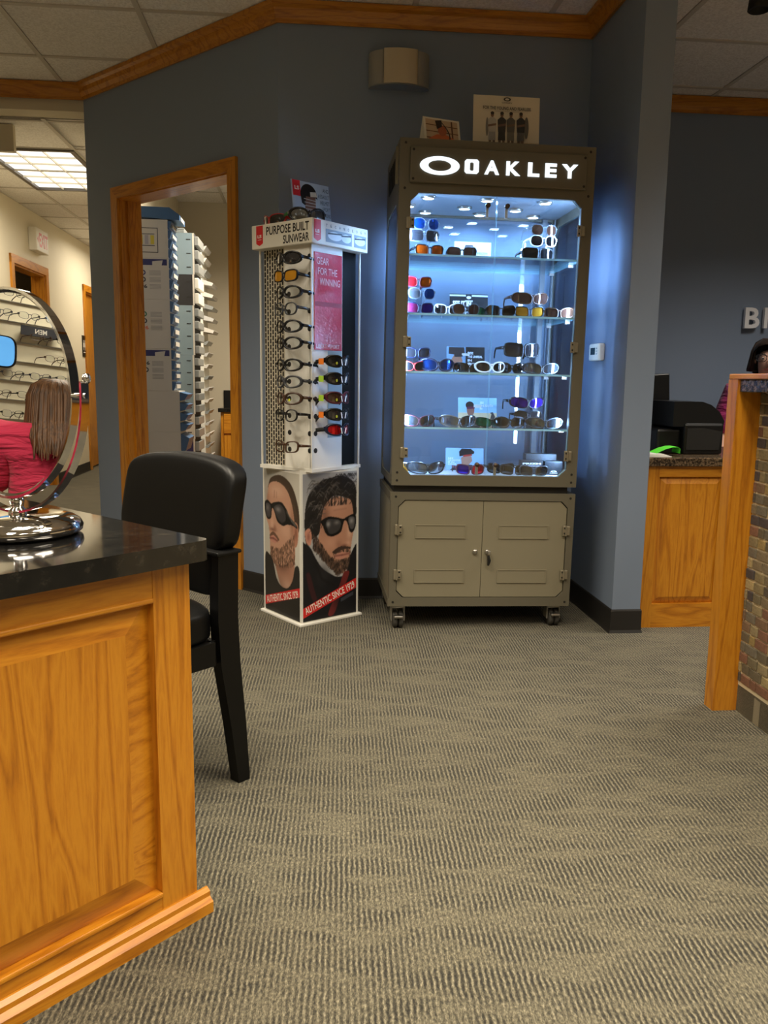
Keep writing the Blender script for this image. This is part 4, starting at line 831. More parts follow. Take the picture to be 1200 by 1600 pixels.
for row in range(27):
    y = 0.0; z = 0.100 + row*RH
    first = True
    while y > -0.42:
        ln = rnd.choice([0.032, 0.045, 0.045, 0.058, 0.058, 0.07]) if not first else rnd.choice([0.018, 0.03, 0.05])
        first = False
        if ln not in bshape:
            bshape[ln] = MB().box(-0.0035, 0.006, -ln+0.0027, -0.0027, 0.0027, RH-0.0027, 0, 0.002).mesh('brick')
        linked('brick', bshape[ln], bar, rnd.choice(BM), (0.0985+rnd.uniform(-0.001, 0.001), y, z), (0, rnd.uniform(-.02, .02), 0)); y -= ln
# printer on the low counter
def cpx(px, py, y): u, z = hitV(px, py, 3.32+y); return u-(UR+0.124), z
pr0 = thing('laser_printer', 'black office printer with rounded lid on the low reception counter', 'printer', G(UR+0.124, 3.32, 0.7372), TH)
xa, _ = cpx(1066, 680, 0.16); xb, _ = cpx(1127, 680, 0.16)
MB().box(xa, xb, 0.14, 0.48, 0.0, 0.135, 0, 0.01).build('body', BLACK, pr0)
P = [(xa-0.05, 0.12), (xb+0.0, 0.12), (xb+0.005, 0.145), (xb-0.02, 0.185), (xb-0.06, 0.215), (xb-0.10, 0.228), (xa-0.05, 0.228)]
MB().prism(P, 0.15, 0.47).build('lid', mat('printer_lid_black', S(24, 24, 25), 0.3), pr0); MB().box(xa-0.11, xa, 0.17, 0.45, 0.0, 0.11, 0, 0.012).build('paper_tray', BLACK, pr0)
MB().prism([(xa+0.01, 0.02), (xb-0.02, 0.02), (xb-0.01, 0.10), (xb-0.09, 0.115), (xa+0.01, 0.112)], 0.136, 0.141).build('front_cover', mat('printer_grey', S(30, 29, 28), 0.5), pr0)
# monitor seen from behind
mo = thing('computer_monitor', 'black computer monitor half hidden behind the pillar on the reception counter', 'monitor', G(UR+0.124, 3.32, 0.7372), TH)
xm = cpx(1046, 620, 0.53)[0] + 0.014
MB(Matrix.Rotation(R(-4), 4, 'Y')).box(xm-0.34, xm+0.0, 0.52, 0.545, 0.07, 0.33, 0, 0.006).build('screen', BLACK, mo); MB().box(xm-0.2, xm-0.14, 0.545, 0.565, 0.01, 0.2).build('stand_neck', BLACK, mo); MB().box(xm-0.29, xm-0.05, 0.50, 0.62, 0, 0.012, 0, 0.005).build('stand_foot', BLACK, mo)
# papers and a green folded sheet
pp = thing('paper_stack', 'loose stack of white papers at the counter edge below the monitor', 'paper', G(UR+0.124, 3.32, 0.7372), TH)
for k in range(4): MB(Matrix.Rotation(R(3*k-4), 4, 'Z')).box(0.012, 0.125-0.008*k, 0.015, 0.13, 0.003*k, 0.003*k+0.0024).build('sheet', WHITE, pp)
gx, _ = cpx(1030, 705, 0.07); gx1, _ = cpx(1060, 705, 0.07)
pts = [(gx-0.02, 0.0), (gx+0.02, 0.018), (gx+0.05, 0.026), (gx1-0.012, 0.027), (gx1-0.001, 0.020), (gx1-0.001, 0.0), (gx1-0.006, 0.0)]
gs = MB(); v = [(a, yy, b) for yy in (0.05, 0.13) for a, b in pts]; n = len(pts); gs.add(v, [(i, i+1, n+i+1, n+i) for i in range(n-1)], 0, True)
g_o = gs.flat('green_sheet', mat('neon_green_paper', S(96, 226, 60), 0.6), None, loc=G(UR+0.124, 3.32, 0.7492), rot=(0, 0, TH)); g_o.modifiers.new('t', 'SOLIDIFY').thickness = 0.0008
tag(g_o, 'bright green curled sheet of paper on the papers beside the printer', 'paper')
# raised wall letters
lt = None
for chx, a, b in (('B', 1161.5, 1187), ('I', 1191.5, 1199.5)):
    ua, zb = hitV(a, 513, 4.755); ub, zt = hitV(b, 481, 4.755)
    o = MB().text(chx, ua, ub, zb, zt, 4.765, 0, 0.022, 0.02).build('wall_letter', mat('silver_letter_paint', S(240, 240, 244), 0.4), None, (0, 0, 0), (0, 0, TH))
    tag(o, 'raised silver letter %s on the blue reception wall' % chx, 'letter', 'raised wall letters')
# dark spotlight at the top right of the reception ceiling
sp = thing('ceiling_spotlight', 'dark round spotlight hanging from the reception ceiling at top right', 'spotlight', G(*[1.86, 3.55], CEIL-0.001) , TH)
pxy = flr(1187, 8, 2.56); sp.location = (pxy.x, pxy.y, CEIL-0.002)
MB().lathe([(0, 0), (0.03, 0), (0.03, -0.012), (0.008, -0.014), (0.008, -0.03)], 16).build('mount', DARK, sp)
MB().lathe([(0.0, -0.028), (0.03, -0.030), (0.042, -0.045), (0.046, -0.085), (0.040, -0.09), (0.038, -0.06), (0, -0.055)], 20).build('lamp_can', DARK, sp)

# ================================================================ WALL THINGS
uu0, zz0 = hitV(576, 140, VB-0.03); uu1, zz1 = hitV(672, 82, VB-0.03); uw = (uu1-uu0)/2
sc_ = thing('wall_sconce', 'unlit curved off-white wall sconce above the display cabinet', 'wall light', G((uu0+uu1)/2, VB-0.0005, (zz0+zz1)/2), TH)
hz = (zz1-zz0)/2-0.012
def arc(r0, a0, a1, n, dep): return [(uw*math.cos(R(a0+(a1-a0)*k/n)), -dep*(math.sin(R(a0+(a1-a0)*k/n))**0.75)) for k in range(n+1)]
mid = [(x, y) for x, y in arc(uw, 57, 123, 10, 0.10)]
MB().prism([(x, y) for x, y in mid] + [(x, y+0.008) for x, y in mid[::-1]], -hz, hz, 0, 'xy', True).build('front_shade', mat('sconce_enamel', S(196, 184, 160), 0.5), sc_)
FROST = mat('frosted_sconce_plastic', S(150, 148, 142), 0.35, trans=0.0)
for a0, a1 in ((3, 57), (123, 177)):
    sd = arc(uw, a0, a1, 8, 0.094); MB().prism(sd + [(x*0.965, y+0.006) for x, y in sd[::-1]], -hz, hz*0.96, 0, 'xy', True).build('side_shade', FROST, sc_)
full = arc(uw*0.99, 4, 176, 20, 0.09); MB().prism(full, -hz-0.004, -hz+0.002, 0, 'xy').build('bottom_plate', mat('sconce_bottom', S(128, 132, 134), 0.4), sc_); MB().box(-uw*0.9, uw*0.9, -0.006, 0, -hz, hz).build('back_plate', OFFW, sc_)
# thermostat on the right return wall
v1_, z1_ = hitU(938, 537, UR); v0_, z0_ = hitU(911, 537, UR-0.035); _, zb_ = hitU(938, 564, UR)
th = thing('thermostat', 'white thermostat with dark display on the side wall right of the cabinet', 'thermostat', G(UR-0.0005, 3.56, (z1_+zb_)/2), TH - math.pi/2)    # local x runs along -v (to camera), +y into the wall... faces -y = -u
hz_ = (z1_-zb_)/2
MB().box(-0.062, 0.062, -0.030, 0.0, -hz_, hz_, 0, 0.008).build('body', WHITE, th); MB().box(-0.035, 0.02, -0.0312, -0.029, -hz_*0.30, hz_*0.5).build('display', mat('lcd_dark', S(36, 60, 66), 0.2), th)
for k in range(3): MB().box(0.034, 0.044, -0.0315, -0.029, hz_*(0.35-0.32*k), hz_*(0.48-0.32*k)).build('button', mat('button_grey', S(150, 160, 170), 0.5), th)
# hall signs
ex0, ez0 = hitU(60, 390, UH+0.03); ex1, ez1 = hitU(78, 368, UH+0.03)
ext = thing('exit_sign', 'white exit sign box with red letters and arrow on the hall wall', 'sign', G(UH+0.0005, 7.98, 2.24), TH + R(90))
MB().box(-0.17, 0.17, -0.07, 0.0, -0.10, 0.10, 0, 0.006).build('housing', OFFW, ext)
pe = MB(); pe.text('EXIT', -0.095, 0.15, -0.06, 0.06, -0.0708, 0, 0, 0.03); pe.sheet([(-0.15, 0.0), (-0.115, 0.035), (-0.115, -0.035)], -0.0708, 0); pe.flat('letters', pm(212, 70, 56), ext)
rs_v, rs_z = hitU(131, 541, UH)
rsn = thing('restroom_sign', 'small black restroom sign with white figures beside the far hall door', 'sign', G(UH+0.0005, rs_v, rs_z), TH + R(90))
MB().box(-0.075, 0.075, -0.006, 0, -0.115, 0.115).build('plate', BLACK, rsn)
pe = MB()
for s in (-0.03, 0.03): pe.disc((s, 0.055), 0.011, -0.0066, 10); pe.sheet([(s-0.018, 0.04), (s+0.018, 0.04), (s+0.022, -0.01), (s+0.008, -0.01), (s+0.008, -0.045), (s-0.008, -0.045), (s-0.008, -0.01), (s-0.022, -0.01)], -0.0066)
pe.sheet([(-0.05, -0.07), (0.05, -0.07), (0.05, -0.062), (-0.05, -0.062)], -0.0066); pe.flat('pictogram', WHITE, rsn)

# ================================================================ STORE ROOM seen through the doorway
sb_ = thing('store_room_counter', 'oak cabinet with black counter against the store room wall', 'cabinet', G(-0.75, 8.05), TH)
MB().box(0.0, 1.9, -0.55, -0.005, 0.0, 0.745).build('carcass', OAK, sb_); MB().box(-0.02, 1.92, -0.58, -0.005, 0.745, 0.78, 0, 0.004).build('counter_top', GRANITE, sb_); MB().box(-0.02, 1.92, -0.03, -0.004, 0.78, 0.93).build('splashback', BLACK, sb_)
for k in range(4): d = MB().box(0.03+0.46*k, 0.46+0.46*k, -0.57, -0.55, 0.06, 0.54).build('door', OAK, sb_); MB().box(0.03+0.46*k, 0.46+0.46*k, -0.57, -0.55, 0.56, 0.73).build('drawer', OAKX, sb_)
BOXW = mat('white_carton', S(206, 200, 188), 0.6); BTRAY = mat('blue_tray_plastic', S(70, 104, 142), 0.35); NAVY = pm(44, 42, 96); 
# left stack: white cartons with blue drawer trays (side faces us, trays open to the right)
S1V, S1U = 5.46, -0.905
u_r = lambda px, py, V: hitV(px, py, V)
levels = [343, 403, 468, 545, 611, 675, 738]
zs = [hitV(255, y, S1V)[1] for y in levels]
stackdesc = ['white carton of blue trays at the top of the store room stack, with striped chart', 'white carton of blue trays with purple header, second in the stack', 'plain printed white carton of blue trays, third in the stack', 'white carton of blue trays with purple strip and picture, fourth in the stack', 'blank white carton of open blue trays, fifth in the stack', 'blank white carton lowest in view in the blue tray stack']
def stand_table():
    t = thing('stock_shelf', 'low oak shelf under the tray cartons in the store room', 'shelf', G(-1.145, 5.40), TH)
    MB().box(0, 0.42, 0.0, 0.40, 0.0, zs[-1]-0.002).build('carcass', OAK, t)
stand_table()
for k in range(6):
    zt, zb = zs[k], zs[k+1]; off = 0.0 if k < 4 else (0.075 if k == 4 else 0.10)
    uu, _ = hitV([262, 264, 266, 268, 270, 272][k], (levels[k]+levels[k+1])/2, S1V)
    bx = thing('tray_carton', stackdesc[k], 'carton', G(-1.14, S1V, zb+0.0005), TH, 'tray cartons in the store room')
    wdt = uu+1.14 + (0.045 if k >= 4 else 0); hgt = zt-zb-0.001
    MB().box(0, wdt, 0, 0.25, 0, hgt).build('carton', BOXW, bx)
    nt = 4 if k != 5 else 2
    tr = MB().prism([(0, 0.004), (0.012, 0.004), (0.026, 0.85*hgt/nt), (0.0, 0.92*hgt/nt)] if k < 4 else [(0, 0.004), (0.03, 0.01), (0.055, 0.7*hgt/nt), (0.0, 0.92*hgt/nt)], 0.006, 0.244).mesh('tray'); tl = MB().box(0.015, 0.026, 0.04, 0.2, 0.25*hgt/nt, 0.62*hgt/nt).mesh('tray_label')
    for j in range(nt):
        t_ = linked('tray', tr, bx, BTRAY, (wdt, 0, hgt*j/nt)); linked('tray_label', tl, t_, BOXW)
    pe = MB(Matrix.Translation((wdt-0.21, -0.0008, 0)))
    G2, PUR, TXT = 0, 1, 2
    if k == 0:
        pe.ring([(-.06, .03), (.15, .03), (.15, hgt-.05), (-.06, hgt-.05)], [(-.06, .034), (.146, .034), (.146, hgt-.054), (-.06, hgt-.054)], -.0004, 0, 2)
        pe.sheet([(-.06, .07), (.13, .07), (.13, .075), (-.06, .075)], 0, 2); pe.sheet([(-.06, hgt-.09), (.13, hgt-.09), (.13, hgt-.086), (-.06, hgt-.086)], 0, 2)
        for q, c in enumerate((3, 4, 3, 4)): pe.sheet([(0.0+.035*q, .08), (.022+.035*q, .08), (.022+.035*q, hgt-.095), (.0+.035*q, hgt-.095)], 0, c)
    elif k in (1, 3):
        pe.sheet([(-.05, hgt-.045), (.20, hgt-.045), (.20, hgt-.008), (-.05, hgt-.008)], 0, 1); pe.sheet([(.11, hgt-.055), (.165, hgt-.055), (.175, hgt-.014), (.11, hgt-.022)], -.0003, 0)
    if 1 <= k <= 3:
        for q in range(3):
            zq = hgt-.09-.042*q
            if k == 1: pe.sheet([(-.01, zq-.01), (.02, zq-.01), (.02, zq+.012), (-.01, zq+.012)], 0, 1)
            if q == (2 if k != 3 else 0): pe.text('96', .035, .075, zq-.012, zq+.012, 0, 5 if k == 2 else 2, 0, .03)
            elif q < 2 or k == 2: pe.disc((.052, zq), .016, 0, 14, [1, 2, 2][q] if k == 1 else (6 if q == 0 else 2)); pe.disc((.052, zq), .009, -.0003, 12, 0)
            for r_ in range(4): pe.sheet([(.09, zq+.012-.008*r_), (.16, zq+.012-.008*r_), (.16, zq+.009-.008*r_), (.09, zq+.009-.008*r_)], 0, 7)
    if len(pe.f): pe.flat('print', [BOXW, NAVY, pm(64, 62, 66), pm(170, 164, 170), pm(208, 190, 60), pm(226, 120, 84), pm(40, 120, 84), pm(150, 146, 140)], bx)
lid = thing('blue_tray_lid', 'upturned dark blue tray lying on top of the tallest carton stack', 'tray', G(-1.14, S1V, zs[0]+0.0), TH)
uu, _ = hitV(272, 335, S1V)
MB().prism([(0, 0), (uu+1.14+0.03, -0.02), (uu+1.14+0.03, 0.012), (uu+1.14-0.03, 0.055), (0.02, 0.06)], 0.01, 0.25).build('shell', BTRAY, lid); MB().box(uu+1.14+0.03, uu+1.14+0.033, 0.06, 0.2, -0.015, 0.008).build('label', BOXW, lid)
lid.location.z = zs[0]+0.0205
# middle stack: grey drawer boxes
S2V = 6.05; GREY = mat('grey_blue_box', S(128, 148, 158), 0.5); DRW = mat('silver_drawer', S(140, 142, 138), 0.35)
lv2 = [364, 429, 477, 555, 647, 686, 740]; mats2 = [GREY, mat('black_box', S(34, 34, 36), 0.6), GREY, GREY, BOXW, NAVY]; nd = [3, 2, 4, 5, 2, 2]
d2 = ['grey-blue drawer box at the top of the middle store room stack', 'black drawer box second in the middle store room stack', 'grey drawer box with four drawers, third in the middle stack', 'tall grey drawer box with five drawers, fourth in the middle stack', 'white drawer box under the grey ones in the middle stack', 'navy drawer box lowest in view in the middle stack']
zs2 = [hitV(300, y, S2V)[1] for y in lv2]
for k in range(6):
    zt, zb = zs2[k], zs2[k+1]; uu, _ = hitV(302.5+k*0.4, (lv2[k]+lv2[k+1])/2, S2V); hgt = zt-zb-0.001; wdt = uu+1.14
    if k == 5: zb = 0.0; hgt = zt-0.001; nd[5] = 6
    bx = thing('drawer_box', d2[k], 'box', G(-1.14, S2V, zb+0.0005), TH, 'drawer boxes in the store room')
    MB().box(0, wdt, 0, 0.34, 0, hgt).build('shell', mats2[k], bx)
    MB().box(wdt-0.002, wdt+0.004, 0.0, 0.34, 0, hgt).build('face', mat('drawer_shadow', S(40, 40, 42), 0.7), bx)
    m_ = MB().box(0, 0.03, 0.015, 0.325, 0.008, hgt/nd[k]-0.024, 0, 0.004).mesh('drawer')
    for j in range(nd[k]): linked('drawer', m_, bx, DRW if k != 1 else OFFW, (wdt+0.002, 0, hgt*j/nd[k]+0.004))
    for j in range(nd[k]): MB().box(wdt-0.05, wdt-0.02, -0.0012, 0, hgt*(j+.5)/nd[k], hgt*(j+.5)/nd[k]+0.006).build('slot', DARK, bx)
    MB().box(wdt-0.008, wdt+0.004, -0.001, 0.006, 0, hgt).build('edge_strip', BOXW, bx)
ml = thing('small_trays', 'clear tray stack lying on the grey drawer box stack', 'tray', G(-0.98, S2V+0.04, zs2[0]+0.0005), TH)
for k in range(4): MB().box(0.0+.01*k, 0.14, 0.02, 0.25, 0.011*k, 0.011*k+0.008).build('tray', DRW, ml)
# right stack: many thin white trays
S3V = 6.75
ww = thing('tray_rack', 'rack of many thin white trays deep in the store room', 'rack', G(-1.14, S3V), TH)
ztop = hitV(325, 380, S3V)[1]; uu, _ = hitV(317, 500, S3V)
MB().box(0, uu+1.14, 0.0, 0.34, 0.0, ztop).build('frame', OFFW, ww)
n = 20; zb = hitV(330, 735, S3V)[1]
tr = MB().prism([(0, 0.002), (0.022, 0.0), (0.040, 0.028), (0.036, 0.032), (0.0, 0.02)], 0.0, 0.33).mesh('tray')
big = MB().prism([(0, 0.012), (0.075, 0.0), (0.085, 0.020), (0.08, 0.024), (0.0, 0.050)], 0.0, 0.33).mesh('tray')
for k in range(n): 
    z = zb+(ztop-0.05-zb)*k/(n-1); linked('tray', big if 12 <= k <= 16 else tr, ww, [BOXW, mat('tray_grey_white', S(188, 186, 180), 0.5), DRW][k % 3], (uu+1.14, 0, z))
# ================================================================ EYEWEAR
def superell(a, b, n_, N=26, cx=0, cz=0, skew=0.0):
    P = []
    for k in range(N):
        t = 2*math.pi*k/N; c, s = math.cos(t), math.sin(t)
        x = math.copysign(abs(c)**(2/n_), c)*a; z = math.copysign(abs(s)**(2/n_), s)*b
        P.append((cx+x, cz+z + skew*x))
    return P
STY = {'reader': dict(a=.0245, b=.0185, n=2.8, d=.033, rim=.0026, k=2.0, sk=.04, t=.0018), 'rect': dict(a=.0265, b=.0195, n=3.4, d=.0345, rim=.0042, k=3.2, sk=.10, t=.0032), 'round': dict(a=.0245, b=.0215, n=2.5, d=.0335, rim=.0036, k=3.0, sk=.05, t=.003),
       'wrap': dict(a=.0325, b=.0185, n=2.6, d=.036, rim=.0036, k=6.5, sk=.12, t=.003), 'sport': dict(a=.0290, b=.0195, n=2.2, d=.0355, rim=.0062, k=6.5, sk=.08, t=.0045),
       'big': dict(a=.0305, b=.0225, n=4.2, d=.0365, rim=.0045, k=4.2, sk=.05, t=.0035), 'wire': dict(a=.0245, b=.0165, n=2.8, d=.033, rim=.0016, k=2.0, sk=.04, t=.0012)}
EW = {}
def eyemesh(st_):
    if st_ in EW: return EW[st_]
    q = STY[st_]; a, b, d, rim, k, t = q['a'], q['b'], q['d'], q['rim'], q['k'], q['t']
    cy = lambda x: k*x*x
    def lensout(s, grow): return [(s*x, z) for x, z in superell(a+grow, b+grow, q['n'], 26, d, b+rim, q['sk'])]
    fr = MB()
    for s in (-1, 1):
        O, I = lensout(s, rim), lensout(s, 0); N = len(O); v = []
        for yo in (-t, t): v += [(x, cy(x)+yo, z) for x, z in O] + [(x, cy(x)+yo, z) for x, z in I]
        f = []
        for i in range(N):
            j = (i+1) % N; f += [(i, j, N+j, N+i), (2*N+i, 3*N+i, 3*N+j, 2*N+j), (i, 2*N+i, 2*N+j, j), (N+i, N+j, 3*N+j, 3*N+i)]
        fr.add(v, f, 0, True)
    zb = b*1.45+rim; bw = max(.002, d-a-rim*.3)
    fr.tube([(-bw-.003, cy(bw), zb-.002), (0, -t*.3, zb+.002), (bw+.003, cy(bw), zb-.002)], max(.0018, rim*.75), 6)
    for s in (-1, 1):
        xo = d+a+rim*.6; fr.box(min(s*(xo-.004), s*(xo+.003)), max(s*(xo-.004), s*(xo+.003)), cy(xo)-t, cy(xo)+.010, b*1.35+rim-.004, b*1.35+rim+.006)
    fm = fr.mesh('frame')
    def lm(s):
        mb = MB(); O = lensout(s, .0006); N = len(O); c = (s*d, b+rim); v = []
        for g in (1.0, .6, .25):
            for x, z in O: X, Z = c[0]+(x-c[0])*g, c[1]+(z-c[1])*g; v.append((X, cy(X)-.0012*(1-g*g)-.0006, Z))
        f = []
        for r_ in (0, 1):
            for i in range(N): j = (i+1) % N; f.append((r_*N+i, r_*N+j, (r_+1)*N+j, (r_+1)*N+i))
        f.append(tuple(range(2*N, 3*N))); mb.add(v, f, 0, True); return mb.mesh('lens')
    def tm_(s):
        xo = d+a+rim*.6; y0 = cy(xo)+.006; zt = b*1.35+rim; w_ = .0013 if st_ == 'wire' else .0022
        pts = [(s*xo, y0, zt), (s*(xo+.003), y0+.04, zt), (s*(xo+.001), y0+.082, zt-.001), (s*(xo-.004), y0+.105, zt-.014), (s*(xo-.009), y0+.122, zt-.034)]
        hs = [.0022, .0022, .002, .002, .0018] if st_ == 'wire' else [.0062, .005, .0038, .004, .0035]
        return MB().band(pts, (w_, 0, 0), [(0, 0.4*h_ if i > 2 else 0, h_) for i, h_ in enumerate(hs)]).mesh('temple')
    EW[st_] = dict(frame=fm, ll=lm(-1), lr=lm(1), tl=tm_(-1), tr=tm_(1), low=0.0); return EW[st_]
FRM = {'black': mat('frame_black', S(18, 18, 20), 0.25), 'clear': mat('frame_clear', S(130, 138, 146), 0.1, alpha=0.25), 'white': mat('frame_white', S(236, 236, 234), 0.3), 'tort': mat('frame_tortoise', S(74, 48, 32), 0.25), 'red': mat('frame_red', S(176, 34, 30), 0.3), 'grey': mat('frame_grey', S(58, 60, 64), 0.3), 'navy': mat('frame_navy', S(18, 26, 56), 0.3), 'wine': mat('frame_wine', S(82, 30, 44), 0.3), 'silver': mat('frame_silver', S(120, 120, 120), 0.25, 0.8), 'green': mat('frame_green', S(46, 120, 62), 0.35), 'brown': mat('frame_brown', S(66, 42, 28), 0.3)}
def lens(nm, c, ro=0.06, me=0.0): return mat('lens_'+nm, S(*c), ro, me, coat=1.0, coatr=0.03)
LNS = {'black': lens('black', (12, 12, 15)), 'grey': lens('grey', (34, 34, 38)), 'blue': mat('lens_blue', S(26, 92, 190), 0.08, 0.85), 'orange': mat('lens_orange', S(226, 96, 22), 0.1, 0.8), 'amber': mat('lens_amber', S(196, 138, 40), 0.1, 0.3), 'red': mat('lens_red', S(200, 36, 44), 0.1, 0.8), 'purple': mat('lens_purple', S(72, 46, 170), 0.1, 0.85), 'silver': mat('lens_silver', S(136, 142, 150), 0.08, 0.9), 'brown': lens('brown', (58, 36, 27)), 'smoke': lens('smoke', (26, 26, 29)), 'green': mat('lens_green', S(40, 130, 96), 0.1, 0.8), 'clear': CLEAR_LENS, 'pink': mat('lens_pink', S(170, 60, 120), 0.1, 0.8)}
def eyewear(name, label, cat, loc, rot, sty, fr, ln, grp=None, two=None, scale=1.0):
    e = eyemesh(sty); t = thing(name, label, cat, loc, rot, grp); t.scale = (scale,)*3
    linked('frame', e['frame'], t, FRM[fr]); linked('lens', e['ll'], t, LNS[ln]); linked('lens', e['lr'], t, LNS[two or ln]); linked('temple', e['tl'], t, FRM[fr]); linked('temple', e['tr'], t, FRM[fr]); return t
def acc_rot(base, yaw, pitch=0.0): return (base @ Matrix.Rotation(R(yaw), 3, 'Z') @ Matrix.Rotation(R(pitch), 3, 'X')).to_euler()
# ---- on the stand: left column of eleven (a gap at the eleventh place)
STM = Matrix.Translation(SC) @ Matrix.Rotation(SA, 4, 'Z') @ TM
ORD = ['first', 'second', 'third', 'fourth', 'fifth', 'sixth', 'seventh', 'eighth', 'ninth', 'tenth', 'eleventh', 'twelfth']
LM_ = STM @ Matrix.Rotation(-math.pi/2, 4, 'Z')     # left face seen square on: x along the face, -y out of it
ys = [405, 432, 458, 484, 511, 537, 571, 597, 623, 649, None, 697]
cols = [('black', 'grey', 'sport'), ('black', 'amber', 'rect'), ('black', 'clear', 'sport'), ('grey', 'clear', 'round'), ('black', 'clear', 'sport'), ('black', 'clear', 'sport'), ('black', 'clear', 'sport'), ('grey', 'clear', 'sport'), ('brown', 'clear', 'sport'), ('black', 'clear', 'round'), None, ('tort', 'clear', 'rect')]
dsc = ['dark lensed black sport glasses', 'black sunglasses with amber lenses', 'black clear lens sport glasses', 'round grey clear lens glasses', 'black wraparound clear lens glasses', 'black clear lens glasses', 'black clear lens glasses', 'grey sport glasses with clear lenses', 'brown sport glasses with yellow sticker', 'round black clear lens glasses', '', 'tortoise sport glasses with clear lenses']
def stand_z(px, py): # height of a pixel over the face plane of the tower, good enough at its depth
    d = ray(px, py); t = 3.40/d.y; return CAMH + d.z*t
YEL = pm(206, 214, 50); ORG = pm(238, 128, 40); LIME = pm(166, 206, 60)
for k, y in enumerate(ys):
    if y is None: continue
    fr, ln, sty = cols[k]; z = stand_z(452, y)-0.024
    p_ = LM_ @ Vector((0.080, -wh-0.088, z))
    e = eyewear('sport_glasses', '%s, %s from top in the stand\'s left column' % (dsc[k], ORD[k if k < 10 else 10]), 'glasses', p_, (LM_.to_3x3() @ Matrix.Rotation(R(-4), 3, 'X')).to_euler(), sty, fr, ln, 'glasses in the left column of the stand')
    if k == 8: MB().disc((0.03, 0.02), 0.006, -0.003, 10).flat('sticker', YEL, e)
ys2 = [(565, 'black', 'smoke', 'black goggles with orange strap tag', ORG, None), (592, 'black', 'smoke', 'black goggles with lime strap tag', LIME, None), (622, 'wine', 'brown', 'wine red goggles with dangling lime tag', LIME, -1), (648, 'black', 'grey', 'black goggles with hanging orange tag', ORG, -1), (672, 'navy', 'red', 'dark goggles with red lenses, untagged', None, None)]
STRAP = mat('elastic_strap', S(24, 24, 26), 0.8)
RM_ = STM
for k, (y, fr, ln, lab, tg, dang) in enumerate(ys2):
    z = stand_z(512, y)-0.024
    p_ = RM_ @ Vector((-0.060, -wh-0.088, z))
    e = eyewear('sport_goggles', '%s, %s from top on the stand\'s right face' % (lab, ORD[k]), 'goggles', p_, (RM_.to_3x3()).to_euler(), 'sport', fr, ln, 'goggles on the right face of the stand')
    for ch_ in list(e.children):
        if ch_.name.startswith('temple'): bpy.data.objects.remove(ch_)
    for s in (-1, 1):
        pts = [(s*0.066, 0.03, 0.028), (s*0.074, 0.055, 0.026), (s*0.072, 0.083, 0.022 if not dang else 0.0)]
        MB().band(pts, (0, 0, 0.008), [(0.0012, 0, 0)]*3).build('strap', STRAP, e)
    if tg: MB().box(-0.0775, -0.0765, 0.035, 0.062, 0.012, 0.036).build('tag', tg, e)
    pe = MB(); pe.sheet([(0.006, 0.010), (0.012, 0.010), (0.018, 0.034), (0.012, 0.034)], -0.0062); pe.sheet([(-0.006, 0.010), (-0.012, 0.010), (-0.018, 0.034), (-0.012, 0.034)], -0.0062); pe.flat('nose_tab', WHITE, e)
    if k < 4: MB().disc((-0.034, 0.018), 0.006, 0.0015, 10).flat('sticker', YEL, e)
# ---- things on the header of the stand
hz = HZ1+0.0004
def hw(x, y, z=0): return STM @ Vector((x, y, z))
cd = thing('helmet_card', 'upright card with a football helmet player on top of the stand', 'card', hw(-0.035, 0.055, hz), SA+TA+R(-8))
cl = [((176, 190, 200), [(0, 0.45), (1, 0.45), (1, 1), (0, 1)]), ((188, 190, 186), [(0.05, 0.0), (0.1, 0.25), (0.3, 0.42), (0.62, 0.42), (0.82, 0.28), (0.9, 0.0)]), ((120, 86, 70), [(0.32, 0.42), (0.6, 0.42), (0.62, 0.75), (0.32, 0.75)]), ((214, 40, 44), [(0.03, 0.68), (0.23, 0.68), (0.23, 1), (0.03, 1)]),
 ((20, 20, 24), ell(0.44, 0.73, 0.22, 0.23, 20, 0, 180) + [(0.24, 0.55), (0.33, 0.5), (0.36, 0.70), (0.62, 0.70), (0.66, 0.66)]), ((210, 206, 190), [(0.48, 0.70), (0.66, 0.72), (0.64, 0.82), (0.48, 0.80)])]
for k in range(4): cl.append(((190, 188, 180), [(0.30+0.01*k, 0.64-0.07*k), (0.64-0.02*k, 0.62-0.06*k), (0.64-0.02*k, 0.635-0.06*k), (0.30+0.01*k, 0.655-0.07*k)]))
tx = [((60, 70, 82), s_, 0.98-w_, 0.98, 0.84-0.13*k, 0.92-0.13*k, 0.0, None) for k, (s_, w_) in enumerate((('AND', 0.16), ('ASSAULT', 0.30), ('HELMET', 0.25), ('SPORT', 0.20), ('SOLUTIONS', 0.32)))] + [((250, 240, 236), 'LS', 0.07, 0.19, 0.80, 0.88, 0.04, None)]
poster(cd, 'board', Matrix.Rotation(R(-8), 4, 'X'), 0.205, 0.205, cl, (164, 180, 192), 0.003, 0, tx); MB(Matrix.Rotation(R(17), 4, 'X')).box(0.07, 0.13, 0.060, 0.062, 0.0, 0.12).build('strut', OFFW, cd)
eyewear('sport_goggles', 'black and lime mirrored goggles lying on top of the stand before the card', 'goggles', hw(-0.10, -0.09, hz), (STM.to_3x3() @ Matrix.Rotation(R(-30), 3, 'Z')).to_euler(), 'sport', 'black', 'silver', None, None, 1.1); tl_ = [o for o in C.objects if o.name.startswith('temple')][-2:]
for o in tl_: o.material_slots[0].material = FRM['green']
eyewear('sunglasses', 'dark red sunglasses lying at the far left end of the stand top', 'sunglasses', hw(-0.14, 0.10, hz), (STM.to_3x3() @ Matrix.Rotation(R(-95), 3, 'Z')).to_euler(), 'wrap', 'red', 'smoke')

